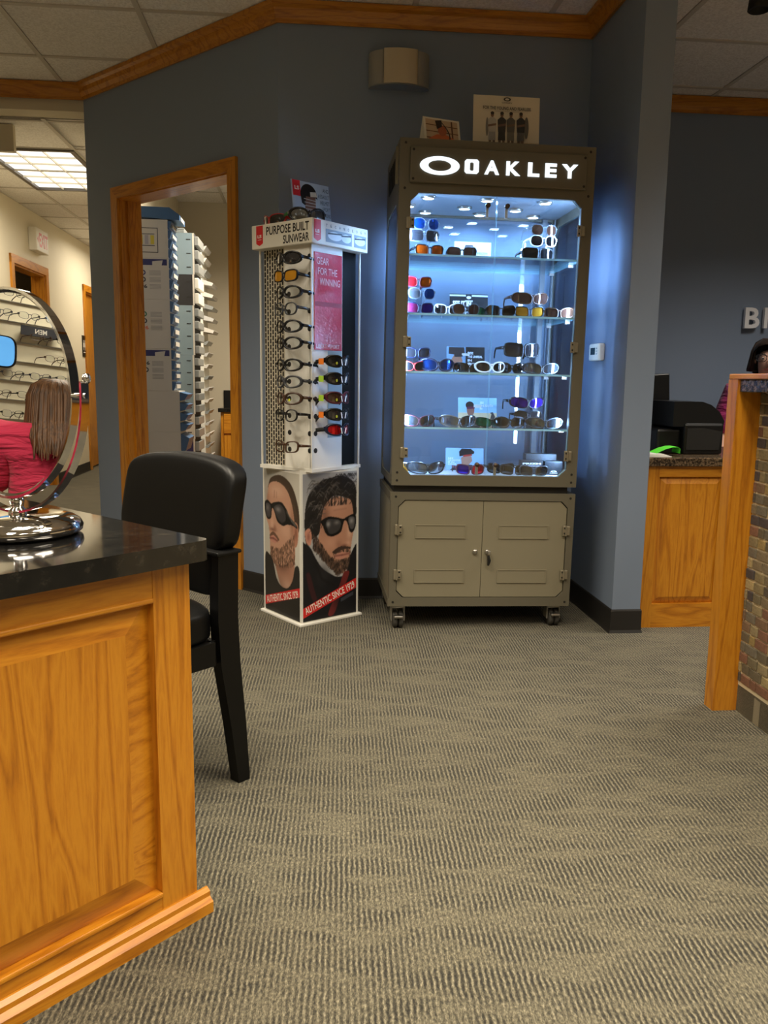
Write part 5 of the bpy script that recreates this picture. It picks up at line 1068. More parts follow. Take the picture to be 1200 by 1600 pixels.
# ---- in the glass case
CB3 = Matrix.Rotation(TH, 3, 'Z') @ Matrix.Rotation(LEAN, 3, 'Y')
FLZ = 0.652
shelf_names = ['top glass shelf', 'second glass shelf', 'third glass shelf', 'fourth glass shelf', 'floor of the glass case']
def in_case(px, py, y, shelf, sty, fr, ln, label, yaw=0.0, rise=None, two=None, sc=0.92):
    z = (SHZ + [FLZ])[shelf] + 0.0004
    x, zz = cabpx(px, py, y)
    if rise is not None: z = zz - 0.022
    return eyewear('sunglasses', label, 'sunglasses', cabw(x, y, z), acc_rot(CB3, yaw), sty, fr, ln, 'sunglasses on the ' + shelf_names[shelf], two, sc)
def riser(px, py, y, shelf, hts, label):
    z = (SHZ + [FLZ])[shelf]; x, _ = cabpx(px, py, y)
    t = thing('acrylic_riser', label, 'display riser', cabw(x, y+0.01, z+0.0004), CB3.to_euler())
    MB().box(-0.04, 0.04, 0.0, 0.05, 0, 0.003).build('foot', ACRYL, t); MB().box(-0.012, 0.012, 0.044, 0.048, 0.003, max(hts)+0.02).build('post', ACRYL, t)
    for h_ in hts: MB().box(-0.01, 0.01, 0.006, 0.046, h_+0.024, h_+0.027).build('peg', ACRYL, t)
IN = in_case
riser(667, 385, 0.08, 0, (0.0, 0.055, 0.105), 'clear acrylic riser holding three sunglasses at left of top shelf')
IN(667, 350, 0.08, 0, 'round', 'clear', 'blue', 'clear framed sunglasses with blue lenses, highest at left of the top shelf', 14, 1)
IN(664, 369, 0.08, 0, 'big', 'clear', 'grey', 'clear square sunglasses with grey lenses, middle of the left top riser', 10, 1)
IN(672, 386, 0.07, 0, 'rect', 'black', 'orange', 'black sunglasses with orange lenses at left of the top shelf', 10)
IN(722, 391, 0.10, 0, 'rect', 'black', 'brown', 'black sunglasses with brown lenses before the white card on the top shelf', -6)
riser(850, 390, 0.10, 0, (0.0, 0.05, 0.095), 'clear acrylic riser holding three sunglasses at right of top shelf')
IN(851, 360, 0.10, 0, 'round', 'clear', 'brown', 'round clear framed sunglasses, highest at right of the top shelf', 8, 1)
IN(850, 377, 0.10, 0, 'round', 'white', 'black', 'white framed sunglasses with black lenses, middle of the right top riser', 4, 1)
IN(842, 394, 0.08, 0, 'big', 'black', 'black', 'large black sunglasses at right of the top shelf', 4)
riser(657, 482, 0.07, 1, (0.0, 0.055, 0.10), 'clear acrylic riser holding three sunglasses at left of second shelf')
IN(654, 440, 0.08, 1, 'rect', 'wine', 'red', 'dark sunglasses with red and orange lenses, highest at left of the second shelf', 12, 1, 'orange')
IN(660, 459, 0.07, 1, 'round', 'clear', 'silver', 'clear sunglasses with pale blue mirror lenses, middle of the second shelf riser', 10, 1, 'blue')
IN(656, 481, 0.06, 1, 'rect', 'navy', 'pink', 'dark blue sunglasses with pink lenses at left of the second shelf', 10, None, 'purple')
IN(700, 482, 0.08, 1, 'rect', 'white', 'smoke', 'pale framed sunglasses with smoke lenses before the black sign', -20)
IN(729, 484, 0.06, 1, 'round', 'clear', 'brown', 'clear sunglasses with brown lenses under the black sign', 6)
IN(759, 484, 0.12, 1, 'wrap', 'black', 'green', 'black wraparound sunglasses with green lenses beside the black sign', 16)
IN(783, 484, 0.06, 1, 'rect', 'black', 'black', 'plain black sunglasses mid second shelf right of the door gap', -10)
riser(830, 480, 0.10, 1, (0.0, 0.045), 'clear acrylic riser with brown sunglasses on the second shelf')
IN(832, 467, 0.10, 1, 'wrap', 'brown', 'brown', 'large brown wraparound sunglasses raised over the second shelf', 4, 1, None, 1.1)
IN(828, 484, 0.07, 1, 'rect', 'black', 'amber', 'black sunglasses with amber lenses under the raised brown pair', -4)
IN(874, 485, 0.08, 1, 'rect', 'tort', 'brown', 'tortoise sunglasses at the right end of the second shelf', -14)
IN(652, 551, 0.10, 2, 'rect', 'navy', 'grey', 'dark blue sunglasses raised at left over the third shelf', 10, 1)
riser(652, 570, 0.10, 2, (0.0, 0.045), 'clear acrylic riser at left of the third shelf')
IN(647, 572, 0.06, 2, 'wrap', 'red', 'smoke', 'red and black sunglasses at the left end of the third shelf', 8)
IN(685, 572, 0.06, 2, 'sport', 'navy', 'blue', 'bright blue mirrored sunglasses on the third shelf', 6, None, None, 1.05)
IN(734, 573, 0.09, 2, 'wrap', 'black', 'black', 'black wraparound sunglasses before the cap photo card', -8)
IN(768, 574, 0.06, 2, 'sport', 'white', 'black', 'black lensed sunglasses with white rims mid third shelf', 4)
IN(800, 574, 0.13, 2, 'sport', 'black', 'black', 'black sport sunglasses behind the white rimmed pair', -8)
riser(820, 575, 0.10, 2, (0.0, 0.06), 'clear acrylic riser with large black sunglasses over third shelf')
IN(818, 550, 0.10, 2, 'big', 'black', 'grey', 'large black square sunglasses raised over the third shelf', 8, 1, None, 1.1)
IN(847, 576, 0.06, 2, 'wrap', 'grey', 'silver', 'grey camouflage sunglasses lying at right of the third shelf', -4, None, None, 1.05)
IN(655, 659, 0.06, 3, 'wrap', 'wine', 'silver', 'dark red sunglasses with mirror lenses at left of the fourth shelf', 8, None, None, 1.05)
IN(718, 660, 0.06, 3, 'wrap', 'silver', 'silver', 'silver mirrored sunglasses before the runner card on the fourth shelf', 4, None, None, 1.1)
IN(768, 659, 0.10, 3, 'wrap', 'black', 'green', 'black sunglasses with a green tint mid fourth shelf', 6)
IN(797, 660, 0.05, 3, 'sport', 'black', 'black', 'black sport sunglasses right of the door gap on the fourth shelf', -6)
riser(826, 660, 0.11, 3, (0.0, 0.03, 0.08), 'clear acrylic riser with purple sunglasses over the fourth shelf')
IN(826, 630, 0.10, 3, 'wrap', 'black', 'purple', 'purple mirrored wraparound sunglasses raised over the fourth shelf', 2, 1, None, 1.05)
IN(826, 650, 0.12, 3, 'rect', 'black', 'smoke', 'black sunglasses under the raised purple pair', 0, 1)
IN(852, 661, 0.05, 3, 'wrap', 'grey', 'silver', 'grey mirrored sunglasses at right of the fourth shelf', -8, None, None, 1.05)
IN(642, 735, 0.12, 4, 'rect', 'white', 'amber', 'white sunglasses with amber lenses at left of the case floor', 10)
IN(668, 744, 0.06, 4, 'wrap', 'black', 'silver', 'black mirrored wraparound sunglasses at left of the case floor', 8, None, None, 1.15)
IN(735, 742, 0.07, 4, 'rect', 'wine', 'purple', 'wine red sunglasses with purple lenses before the cap man card', 2, None, 'red')
IN(783, 739, 0.13, 4, 'rect', 'black', 'smoke', 'smoke lensed black sunglasses behind the door lock on the case floor', 6)
IN(803, 745, 0.08, 4, 'rect', 'black', 'black', 'flat black sunglasses left of the black boxes', -6)
IN(834, 746, 0.045, 4, 'rect', 'grey', 'grey', 'grey sunglasses lying before the black boxes', -4)
# ---- cards in the case
def card_case(x0, x1, ytop, ybot, y, shelf, layers, base, label, texts=(), tilt=-12):
    z = (SHZ + [FLZ])[shelf]; xa, zb_ = cabpx(x0, ybot, y); xb, zt_ = cabpx(x1, ytop, y); zt_ = cabpx((x0+x1)/2, ytop, y)[1]
    t = thing('photo_card', label, 'card', cabw(xa, y, z+0.0006), CB3.to_euler()); H_ = max(0.05, (zt_-z)/math.cos(R(tilt)))
    poster(t, 'board', Matrix.Rotation(R(tilt), 4, 'X'), xb-xa, H_, layers, base, 0.0025, 0, texts); MB(Matrix.Rotation(R(10), 4, 'X')).box((xb-xa)*.4, (xb-xa)*.6, 0.028, 0.030, 0.003, H_*0.7).build('strut', OFFW, t)
card_case(709, 768, 378, 424, 0.36, 0, [((206, 214, 220), [(0.05, 0.05), (0.95, 0.05), (0.95, 0.95), (0.05, 0.95)]), ((120, 110, 106), ell(0.4, 0.6, 0.16, 0.24)), ((70, 66, 66), [(0.26, 0.70), (0.54, 0.70), (0.5, 0.88), (0.3, 0.88)])], (230, 234, 238), 'white card with a sketched face at the back of the top shelf', [((90, 96, 104), 'PRIZM', 0.62, 0.9, 0.5, 0.6, 0, None)], -4)
card_case(703, 764, 459, 486, 0.27, 1, [((214, 222, 226), [(0, 0.9), (0.42, 0.9), (0.42, 0.97), (0, 0.97)]), ((214, 222, 226), [(0.58, 0.9), (1, 0.9), (1, 0.97), (0.58, 0.97)]), ((230, 236, 240), ell(0.5, 0.86, 0.06, 0.06))], (26, 26, 30), 'black sign card reading see it in on the second shelf', [((250, 252, 255), 'SEE IT IN', 0.08, 0.56, 0.5, 0.72, 0.05, None), ((150, 160, 170), 'COLOR', 0.1, 0.5, 0.22, 0.38, 0.03, None)])
card_case(698, 759, 542, 578, 0.27, 2, [((22, 22, 24), [(0.5, 0), (1, 0), (1, 1), (0.5, 1)]), ((120, 150, 176), [(0, 0), (0.5, 0), (0.5, 1), (0, 1)]), ((160, 108, 84), [(0.2, 0.3), (0.36, 0.28), (0.42, 0.46), (0.38, 0.62), (0.22, 0.74), (0.12, 0.5)]), ((46, 36, 34), [(0.05, 0.72), (0.3, 0.68), (0.48, 0.72), (0.46, 0.98), (0.06, 0.98)]), ((30, 30, 34), [(0.2, 0.6), (0.42, 0.62), (0.42, 0.7), (0.2, 0.7)])], (170, 176, 180), 'photo card of a capped man in profile on the third shelf', [((236, 240, 244), s_, 0.55, w_, 0.72-0.14*k, 0.81-0.14*k, 0.03, None) for k, (s_, w_) in enumerate((('SEE', 0.7), ('THE UNREAL', 0.94), ('IN', 0.66), ('SPORT', 0.8)))])
card_case(716, 778, 622, 662, 0.26, 3, [((150, 190, 214), [(0, 0.45), (1, 0.45), (1, 1), (0, 1)]), ((214, 190, 150), [(0, 0), (1, 0), (1, 0.45), (0, 0.45)]), ((52, 42, 40), [(0.02, 0), (0.12, 0.24), (0.3, 0.32), (0.52, 0.24), (0.58, 0.0)]), ((146, 96, 78), ell(0.32, 0.55, 0.10, 0.24)), ((34, 30, 30), ell(0.3, 0.72, 0.11, 0.14)), ((96, 30, 60), [(0.22, 0.58), (0.43, 0.60), (0.43, 0.68), (0.22, 0.66)]), ((60, 56, 56), [(0.82, 0.18), (0.86, 0.4), (0.82, 0.46), (0.9, 0.48), (0.96, 0.3), (0.9, 0.18)])], (190, 204, 210), 'photo card of a man in shades and a runner on the fourth shelf', [((244, 248, 250), s_, 0.56, w_, 0.78-0.11*k, 0.86-0.11*k, 0.02, None) for k, (s_, w_) in enumerate((('SEE', 0.66), ('THE EARTH', 0.9), ('IN', 0.62)))])
card_case(696, 757, 701, 747, 0.24, 4, [((150, 186, 216), [(0, 0), (1, 0), (1, 1), (0, 1)]), ((30, 34, 44), [(0.1, 0), (0.24, 0.18), (0.42, 0.28), (0.7, 0.24), (0.86, 0.0)]), ((176, 128, 104), [(0.42, 0.26), (0.6, 0.24), (0.7, 0.42), (0.68, 0.62), (0.52, 0.7), (0.4, 0.56)]), ((22, 22, 26), [(0.36, 0.62), (0.74, 0.74), (0.76, 0.84), (0.66, 0.97), (0.42, 0.98), (0.35, 0.84)]), ((180, 50, 40), [(0.46, 0.60), (0.70, 0.66), (0.68, 0.74), (0.46, 0.68)])], (180, 206, 226), 'photo card of a man in a dark cap on the case floor', [((246, 250, 252), s_, 0.06, w_, 0.5-0.09*k, 0.57-0.09*k, 0.02, None) for k, (s_, w_) in enumerate((('SEE', 0.2), ('THE DEVOTED', 0.38), ('IT IN', 0.22), ('COLOR', 0.28)))])
# black boxes
def black_box(px0, px1, ytop, y, dep, label, texts, cat='box'):
    xa, _ = cabpx(px0, 745, y); xb, _ = cabpx(px1, 745, y); _, zt_ = cabpx(px0, ytop, y)
    t = thing('display_box', label, cat, cabw(xa, y, FLZ+0.0004), CB3.to_euler()); H_ = zt_-FLZ
    MB().box(0, xb-xa, 0, dep, 0, H_, 0, 0.002).build('carton', pm(30, 34, 38), t); pe = MB()
    for (s_, x0, x1, z0, z1) in texts: pe.text(s_, x0*(xb-xa), x1*(xb-xa), z0*H_, z1*H_, -0.0005, 0, 0, 0.05)
    pe.flat('print', pm(226, 232, 236), t); return t, xb-xa, H_
black_box(812, 847, 719, 0.10, 0.03, 'black box with white prizm lettering on the case floor', [('PRIZM', 0.10, 0.92, 0.70, 0.82), ('LENS TECHNOLOGY', 0.14, 0.88, 0.58, 0.63)])
t, w_, H_ = black_box(850, 878, 721, 0.10, 0.05, 'dark box with small white ellipse logo at the right end of the case floor', [('OAKLEY', 0.3, 0.75, 0.10, 0.16)])
MB().ring(ell(w_*0.52, H_*0.25, w_*0.17, H_*0.06, 18), ell(w_*0.52, H_*0.25, w_*0.10, H_*0.035, 18), -0.0008, -0.0004).build('logo', pm(226, 232, 236), t)
black_box(820, 868, 709, 0.16, 0.05, 'taller black box standing behind the two lettered boxes', [])
# ---- cards on top of the cabinet
za = 1.9604
xa, zb_ = cabpx(739, 222, 0.12); xb, zt_ = cabpx(846, 150, 0.12)
t = thing('poster_card', 'large cream card with four standing figures on top of the cabinet', 'card', cabw(xa, 0.12, za), CB3.to_euler()); H_ = zt_-za
fig = [((196, 178, 150), [(0, 0), (1, 0), (1, 0.18), (0, 0.14)])]
for k, (cx, sh, tor) in enumerate(((0.285, (150, 150, 148), (176, 174, 168)), (0.43, (40, 40, 42), (46, 46, 48)), (0.565, (110, 106, 100), (84, 82, 80)), (0.715, (90, 90, 92), (40, 40, 44)))):
    z0_ = 0.16; 
    if k == 0: fig.append(((120, 118, 112), ell(cx-0.075, 0.43, 0.022, 0.17)))
    if k == 3: fig.append(((96, 94, 90), ell(cx+0.085, 0.43, 0.035, 0.20)))
    fig += [((96, 74, 62), [(cx-0.045, 0.02), (cx-0.018, 0.02), (cx-0.005, 0.25), (cx-0.05, 0.25)]), ((96, 74, 62), [(cx+0.018, 0.02), (cx+0.045, 0.02), (cx+0.05, 0.25), (cx+0.005, 0.25)]), (sh, [(cx-0.055, 0.19), (cx+0.055, 0.19), (cx+0.05, 0.36), (cx-0.05, 0.36)]), (tor, [(cx-0.055, 0.34), (cx+0.055, 0.34), (cx+0.065, 0.56), (cx+0.02, 0.61), (cx-0.02, 0.61), (cx-0.065, 0.56)]), ((110, 84, 70), [(cx-0.06, 0.43), (cx+0.06, 0.46), (cx+0.06, 0.50), (cx-0.06, 0.47)]), ((120, 90, 74), ell(cx, 0.65, 0.024, 0.045)), ((40, 34, 30), ell(cx, 0.68, 0.027, 0.03))]
fig += [((40, 38, 36), ell(0.5, 0.93, 0.055, 0.036)), ((214, 206, 190), ell(0.5, 0.93, 0.033, 0.020))]
poster(t, 'board', Matrix.Rotation(R(-6), 4, 'X'), xb-xa, H_, fig, (212, 204, 186), 0.004, 0, [((52, 48, 44), 'OAKLEY', 0.42, 0.58, 0.855, 0.875, 0.02, None), ((60, 56, 50), 'FOR THE YOUNG AND FEARLESS', 0.14, 0.86, 0.735, 0.795, 0.015, None), ((120, 112, 100), 'EYEWEAR FOR THE NEXT GENERATION', 0.32, 0.68, 0.70, 0.715, 0, None)]); MB(Matrix.Rotation(R(12), 4, 'X')).box(0.1, 0.15, 0.05, 0.053, 0, H_*.7).build('strut', OFFW, t)
xa, zb_ = cabpx(663, 215, 0.14); xb, zt_ = cabpx(724, 178, 0.14)
t = thing('tent_card', 'small white tent card with an orange tinted photo on top of the cabinet', 'card', cabw(xa, 0.10, za), acc_rot(CB3, 16)); H_ = 0.125; W_ = xb-xa+0.005
lay = [((196, 170, 140), [(0.06, 0.06), (0.94, 0.06), (0.94, 0.94), (0.06, 0.94)]), ((206, 110, 62), [(0.08, 0.06), (0.9, 0.06), (0.82, 0.34), (0.6, 0.46), (0.34, 0.44), (0.12, 0.28)]), ((170, 96, 66), ell(0.5, 0.58, 0.12, 0.18)), ((40, 30, 28), [(0.36, 0.62), (0.32, 0.9), (0.5, 0.94), (0.5, 0.72)])]
for k in range(3): lay.insert(1, ((110, 74, 54), [(0.06, 0.3+0.22*k), (0.94, 0.28+0.22*k), (0.94, 0.31+0.22*k), (0.06, 0.33+0.22*k)]))
lay.insert(1, ((96, 64, 48), [(0.76, 0.06), (0.8, 0.06), (0.8, 0.94), (0.76, 0.94)]))
for k in range(7): lay.append(((30, 26, 24), [(0.44+0.24*math.sin(k/6*1.6), 0.92-0.09*k), (0.47+0.24*math.sin(k/6*1.6), 0.92-0.09*k), (0.47+0.24*math.sin((k+1)/6*1.6), 0.83-0.09*k), (0.44+0.24*math.sin((k+1)/6*1.6), 0.83-0.09*k)]))
poster(t, 'front_leaf', Matrix.Rotation(R(-16), 4, 'X'), W_, H_, lay, (226, 220, 204), 0.003); MB().add([(0, 0.035, H_*.96), (W_, 0.035, H_*.96), (W_, 0.075, 0), (0, 0.075, 0)], [(0, 1, 2, 3)]).flat('rear_leaf', OFFW, t)
MB().add([(0.0, 0.003, 0), (0.0, 0.036, H_*.955), (0.0, 0.074, 0)], [(0, 1, 2)]).flat('side_gusset', OFFW, t)
# ================================================================ PEOPLE
def skinned(name, verts, edges, radii, m, parent, root=0, sub=2):
    me = bpy.data.meshes.new(name); me.from_pydata(verts, edges, []); o = bpy.data.objects.new(name, me); C.objects.link(o); o.parent = parent
    sk = o.modifiers.new('skin', 'SKIN'); sk.use_smooth_shade = True
    for i, r_ in enumerate(radii): me.skin_vertices[0].data[i].radius = r_ if isinstance(r_, tuple) else (r_, r_); me.skin_vertices[0].data[i].use_root = (i == root)
    ss = o.modifiers.new('sub', 'SUBSURF'); ss.levels = sub; ss.render_levels = sub; me.materials.append(m); return o
def person(label, loc, rz, skin, shirt, trousers, scale=1.0, headturn=(0, 0, 0), lean=0.0):
    t = thing('person', label, 'person', loc, rz); t.scale = (scale,)*3
    V, E, RR = [], [], []
    def add(p, r_, par=None):
        V.append(p); RR.append(r_); i = len(V)-1
        if par is not None: E.append((par, i))
        return i
    ly = lambda y, z: y + lean*(z-0.5)
    pel = add((0, 0, .50), (.155, .115)); sp1 = add((0, ly(-.02, .66), .66), (.125, .095), pel); sp2 = add((0, ly(-.02, .80), .80), (.145, .10), sp1); chs = add((0, ly(-.02, .91), .91), (.13, .085), sp2)
    nk = add((0, ly(-.015, .985), .985), .05, chs); hx, hy, hz_ = headturn
    jaw = add((hx*.4, ly(.012, 1.045)+hy*.4, 1.045+hz_*.5), (.062, .07), nk); mid_ = add((hx*.8, ly(.012, 1.11)+hy*.8, 1.11+hz_), (.074, .088), jaw); crn = add((hx, ly(-.002, 1.175)+hy, 1.175+hz_), (.066, .08), mid_)
    for s in (-1, 1):
        sh = add((s*.165, ly(-.02, .925), .925), .058, chs); el = add((s*.225, ly(.02, .70), .69), .042, sh); wr = add((s*.17, .27, .66), .027, el); pm_ = add((s*.16, .335, .655), (.036, .018), wr)
        for k in range(4): a = add((s*(.135+.017*k), .385, .652), .0095, pm_); b = add((s*(.135+.017*k), .415+.008*(k in (1, 2)), .643), .0085, a)
        a = add((s*.118, .335, .648), .011, wr); add((s*.108, .372, .645), .0095, a)
        hp = add((s*.09, .03, .48), .095, pel); kn = add((s*.11, .44, .475), .064, hp); an = add((s*.11, .46, .09), .042, kn); add((s*.11, .58, .04), .034, an)
    skinned('body', V, E, RR, skin, t)
    V2 = [(0, 0, .53), (0, ly(-.02, .66), .66), (0, ly(-.02, .80), .80), (0, ly(-.02, .925), .925), (-.17, ly(-.02, .93), .93), (-.228, ly(.02, .70), .71), (.17, ly(-.02, .93), .93), (.228, ly(.02, .70), .71), (0, ly(-.018, .965), .965)]
    skinned('shirt', V2, [(0, 1), (1, 2), (2, 3), (3, 4), (4, 5), (3, 6), (6, 7), (3, 8)], [(.19, .145), (.168, .13), (.192, .138), (.185, .125), .094, .070, .094, .070, .085], shirt, t)
    V3 = [(0, 0, .52), (-.09, .03, .48), (-.11, .44, .475), (-.11, .46, .14), (.09, .03, .48), (.11, .44, .475), (.11, .46, .14)]
    skinned('trousers', V3, [(0, 1), (1, 2), (2, 3), (0, 4), (4, 5), (5, 6)], [(.17, .13), .112, .08, .06, .112, .08, .06], trousers, t)
    hc = Vector((hx*.85, ly(.005, 1.12)+hy*.85, 1.12+hz_))
    # features of the face
    F = MB(); F.lathe([(0, -.012), (.010, -.006), (.013, .004), (.008, .016), (0, .02)], 10, 0, (hc.x, hc.y+.090, hc.z-.022)); F.build('nose', skin, t)
    for s in (-1, 1):
        e_ = MB().lathe([(0, -.009), (.0065, -.0065), (.009, 0), (.0065, .0065), (0, .009)], 12, 0, (hc.x+s*.030, hc.y+.066, hc.z+.004)).build('eye', mat('eye_white', S(196, 184, 174), 0.4), t)
        MB().lathe([(0, -.005), (.0035, -.0035), (.005, 0), (.0035, .0035), (0, .005)], 10, 0, (hc.x+s*.030, hc.y+.0715, hc.z+.004)).build('iris', mat('iris_brown', S(52, 36, 26), 0.2), e_)
        MB().tube([(hc.x+s*.016, hc.y+.086, hc.z+.020), (hc.x+s*.033, hc.y+.083, hc.z+.024), (hc.x+s*.048, hc.y+.074, hc.z+.018)], .0026, 6).build('eyebrow', mat('brow_brown', S(50, 36, 28), 0.8), t)
        MB().lathe([(0, -.004), (.010, -.003), (.012, 0), (.010, .003), (0, .004)], 12, 0, (hc.x+s*.078, hc.y-.004, hc.z-.008), 'x').build('ear', skin, t)
    MB().tube([(hc.x-.022, hc.y+.078, hc.z-.052), (hc.x, hc.y+.086, hc.z-.050), (hc.x+.022, hc.y+.078, hc.z-.052)], [.003, .006, .003], 8).build('mouth', mat('lip', S(170, 96, 88), 0.5), t)
    return t, hc
SKINM = mat('skin_light', S(206, 160, 138), 0.5); JEAN = mat('dark_trousers', S(36, 38, 48), 0.8)
def fabric(name, c):
    m = mat(name, S(*c), 0.8, sheen=0.2); n, l, p = nodes(m); mp = coords(n, l, 'Object', (1.5, 1.5, 6)); a = noise(n, l, mp, 5, 3, 0.5, 0.6); bump(n, l, p, a.outputs['Fac'], 0.9, 0.03); return m
def hairmat(name, dark, light):
    m = mat(name, rough=0.45); n, l, p = nodes(m); mp = coords(n, l, 'Object', (60, 60, 5)); a = noise(n, l, mp, 1.5, 3, 0.6); r = ramp(n, [(0.3, S(*dark)), (0.7, S(*light))]); l.new(a.outputs['Fac'], r.inputs[0]); l.new(r.outputs[0], p.inputs['Base Color']); return m
def hair(t, hc, m, back_len, side_len, front, n_, rr=0.010, seed=1, wave=0.0, bout=0.0, span=(150, 390)):
    rd = random.Random(seed); mb = MB()
    v = []; f = []; NU, NV = 20, 8
    for j in range(NV+1):
        ph = math.pi/2*(1-j/NV*1.05)
        for i in range(NU):
            a = 2*math.pi*i/NU; cut = 1.0
            v.append((hc.x+.094*math.cos(ph)*math.cos(a), hc.y-.012+.106*math.cos(ph)*math.sin(a), hc.z+.022+.092*math.sin(ph) + (front*max(0, math.sin(a))*(j/NV)**2)))
    for j in range(NV):
        for i in range(NU): f.append((j*NU+i, j*NU+(i+1) % NU, (j+1)*NU+(i+1) % NU, (j+1)*NU+i))
    mb.add(v, f, 0, True)
    for k in range(n_):
        a = R(span[0] + (span[1]-span[0])*(k+rd.random())/n_)      # round the back from ear to ear
        L = back_len if 200 < math.degrees(a) < 340 else side_len
        L *= rd.uniform(.85, 1.05); c, s = math.cos(a), math.sin(a); w1, w2 = rd.uniform(-wave, wave), rd.uniform(-wave, wave)
        r0 = rd.uniform(.92, 1.03)
        pts = [(hc.x+.045*c, hc.y-.012+.05*s, hc.z+.108), (hc.x+.078*r0*c, hc.y-.012+.088*r0*s, hc.z+.085), (hc.x+.092*r0*c, hc.y-.012+.105*r0*s, hc.z+.045), (hc.x+(.098*r0+w1)*c, hc.y-.014+.110*r0*s, hc.z-.05), (hc.x+(.096*r0+w2)*c, hc.y-.016+(.105*r0+.012+bout)*s, hc.z-.05-L*.5), (hc.x+(.086*r0+w1)*c+rd.uniform(-.01, .01), hc.y-.018+(.10*r0+.018+bout*1.3)*s, hc.z-.05-L)]
        mb.tube(pts, [rr*.6, rr*.8, rr, rr, rr*.85, rr*.2], 5)
    o = mb.build('hair', m, t); o['kind'] = 'stuff'; return o
# --- woman seen only in the mirror, seated with her back to it
mn = Vector((math.sin(MYAW)*math.cos(MTILT), -math.cos(MYAW)*math.cos(MTILT), math.sin(MTILT))); mc = MBc + Vector((0, 0, MCZ)) + mn*0.006
def reflect(px, py, dist):
    d = ray(px, py); o = Vector((0, 0, CAMH)); t = (mc-o).dot(mn)/d.dot(mn); P = o+d*t; r_ = (d-2*d.dot(mn)*mn).normalized(); return P+r_*dist, r_
wp, wr_ = reflect(84, 660, 2.0)
wz = math.atan2(wr_.y, wr_.x) - math.pi/2
hd_, _ = reflect(82, 586, 2.0)
wsc = (hd_.z)/1.175
woman, hcw = person('person with long brown hair and pink shirt seated facing the eyeglass wall', (wp.x, wp.y, 0.0), wz, SKINM, fabric('pink_shirt', (226, 52, 92)), JEAN, wsc, (0.0, 0.0, -0.075), 0.0)
hair(woman, hcw, hairmat('brown_hair', (64, 40, 24), (134, 94, 60)), 0.145, 0.11, 0.02, 90, 0.0085, 4, 0.006, 0.055)
sto = thing('stool', 'round black stool under the person in pink', 'stool', (wp.x, wp.y, 0.0), wz)
MB().lathe([(0, .395*wsc-.05), (.17, .395*wsc-.05), (.18, .395*wsc-.03), (.17, .385*wsc-.005), (0, .385*wsc-.003)], 24).build('seat', LEATHER, sto); MB().tube([(0, 0, .03), (0, 0, .395*wsc-.05)], .025, 12).build('post', CHROME, sto); MB().lathe([(0, 0), (.2, 0), (.2, .012), (.05, .03), (0, .03)], 24).build('base', CHROME, sto)
# --- eyeglass wall reflected in the mirror
wf = thing('eyeglass_wall_panel', 'cream slatted wall panel for eyeglass frames reflected in the mirror', 'display panel', G(UW, -0.20, 0), TH + R(90))
MB().box(-0.75, 0.75, -0.02, -0.0005, 0.55, 1.80).build('panel', mat('cream_display_panel', S(226, 220, 196), 0.4), wf); MB().box(-0.75, 0.75, -0.03, -0.0, 1.80, 2.0).build('oak_header', OAKX, wf)
for k in range(9): MB().box(-0.75, 0.75, -0.028, -0.02, 0.86+0.105*k, 0.866+0.105*k).build('rail', STEEL, wf)
wrot = Matrix.Rotation(TH+R(90), 3, 'Z')
rw = ['lowest', 'second lowest', 'third lowest', 'fourth', 'fifth', 'sixth', 'third highest', 'second highest', 'highest']
for i in range(9):
    for j in range(6):
        vv = -0.60+0.155*j+(0.07 if i % 2 else 0); z = 0.87+0.105*i
        if 1.52 < z+.02 < 1.62 and -0.33 < vv < -0.03: continue
        if abs(vv-0.035) < 0.17 and 1.29 < z < 1.51: continue
        fr = ['black', 'tort', 'grey', 'brown', 'black', 'navy'][(i*5+j*3) % 6]
        eyewear('eyeglasses', '%s eyeglasses on the reflected wall panel, %s row, %s along' % (fr.replace('tort', 'tortoise'), rw[i], ORD[j]), 'eyeglasses', G(UW+0.148, vv, z), acc_rot(wrot, 0), 'wire', fr, 'clear', 'eyeglasses on the wall panel')
ms = thing('department_sign', 'dark grey sign reading men over the eyeglass wall panel, seen reversed in the mirror', 'sign', G(UW+0.05, -0.184, 1.560), TH + R(90))
MB().box(-0.115, 0.115, -0.006, 0, -0.026, 0.026).build('plate', pm(60, 62, 70), ms); MB().box(-0.1, 0.1, 0.0, 0.022, -0.008, 0.008).build('bracket', STEEL, ms)
pe = MB(); pe.text('MEN', -0.035, 0.035, -0.012, 0.014, -0.0066, 0, 0, 0.02); pe.flat('lettering', WHITE, ms)
bl_ = thing('round_blue_sign', 'rounded blue sign with dark rim on the eyeglass wall, at the mirror edge', 'sign', G(UW+0.03, 0.035, 1.43), TH + R(90))
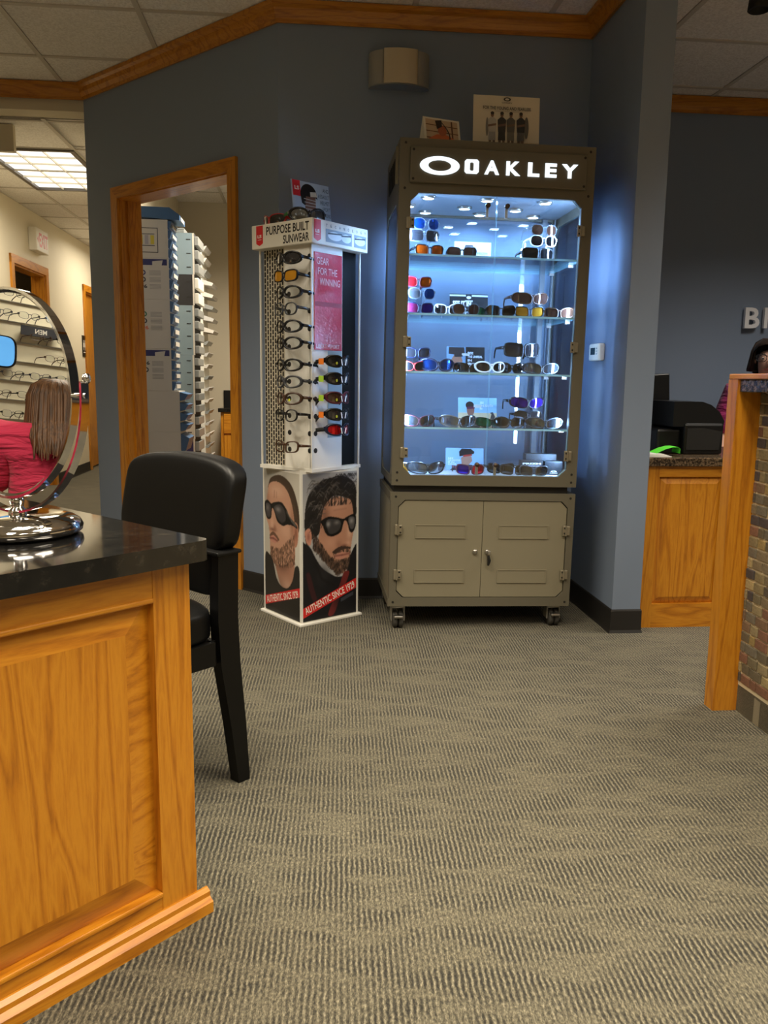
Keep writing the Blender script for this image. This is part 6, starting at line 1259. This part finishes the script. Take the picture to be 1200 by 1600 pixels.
MB().prism(superell(0.085, 0.085, 3.5, 28), -0.02, 0.0).build('rim', BLACK, bl_); MB().prism(superell(0.07, 0.078, 3.5, 28), -0.024, -0.018).build('face', mat('sky_blue_panel', S(104, 178, 236), 0.3, ecol=S(90, 170, 250), emit=0.55), bl_)
# --- receptionist behind the bar
ru, rz_ = hitV(1206, 562, 4.25)
rs = 1.02
rp, hcr = person('person with dark hair, glasses and magenta top seated behind the reception bar', G(ru+0.02, 4.28, 0), TH + math.pi + R(-39), SKINM, fabric('magenta_top', (150, 22, 92)), JEAN, rs, (0.0, 0.015, 0), 0.0)
dz = rz_ - hcr.z*rs; rp.location.z = dz
hair(rp, hcr, hairmat('dark_hair', (24, 18, 16), (58, 44, 36)), 0.03, 0.01, 0.062, 60, 0.011, 9, 0.016, 0.0, (170, 370))
gl = eyewear('eyeglasses', 'thin dark eyeglasses worn by the person behind the reception bar', 'eyeglasses', (0, 0, 0), (0, 0, 0), 'reader', 'black', 'clear')
gm = Matrix.Translation(rp.location) @ Matrix.Rotation(TH + math.pi + R(-39), 4, 'Z') @ Matrix.Scale(rs, 4) @ Matrix.Translation((hcr.x, hcr.y+.110, hcr.z-.014)) @ Matrix.Rotation(math.pi, 4, 'Z')
gl.matrix_world = gm
oc = thing('office_chair', 'black office chair under the person behind the reception bar', 'chair', G(ru+0.02, 4.28, 0), TH + math.pi + R(-39))
sz = .395*rs+dz
MB().box(-.22, .22, -.2, .26, sz-.06, sz-.004, 0, .02).build('seat', LEATHER, oc); MB().box(-.2, .2, -.26, -.215, sz+.12, sz+.45, 0, .02).build('backrest', LEATHER, oc); MB().box(-.03, .03, -.25, -.23, sz-.05, sz+.2).build('back_post', BLACK, oc); MB().tube([(0, 0, .08), (0, 0, sz-.06)], .03, 12).build('post', STEEL, oc)
for k in range(5): a = 2*math.pi*k/5; MB().tube([(0, 0, .09), (.27*math.cos(a), .27*math.sin(a), .06)], .018, 8).build('foot', BLACK, oc); MB().lathe([(0, -.02), (.027, -.018), (.028, .018), (0, .02)], 12, 0, (.27*math.cos(a), .27*math.sin(a), .028), 'x').build('wheel', BLACK, oc)
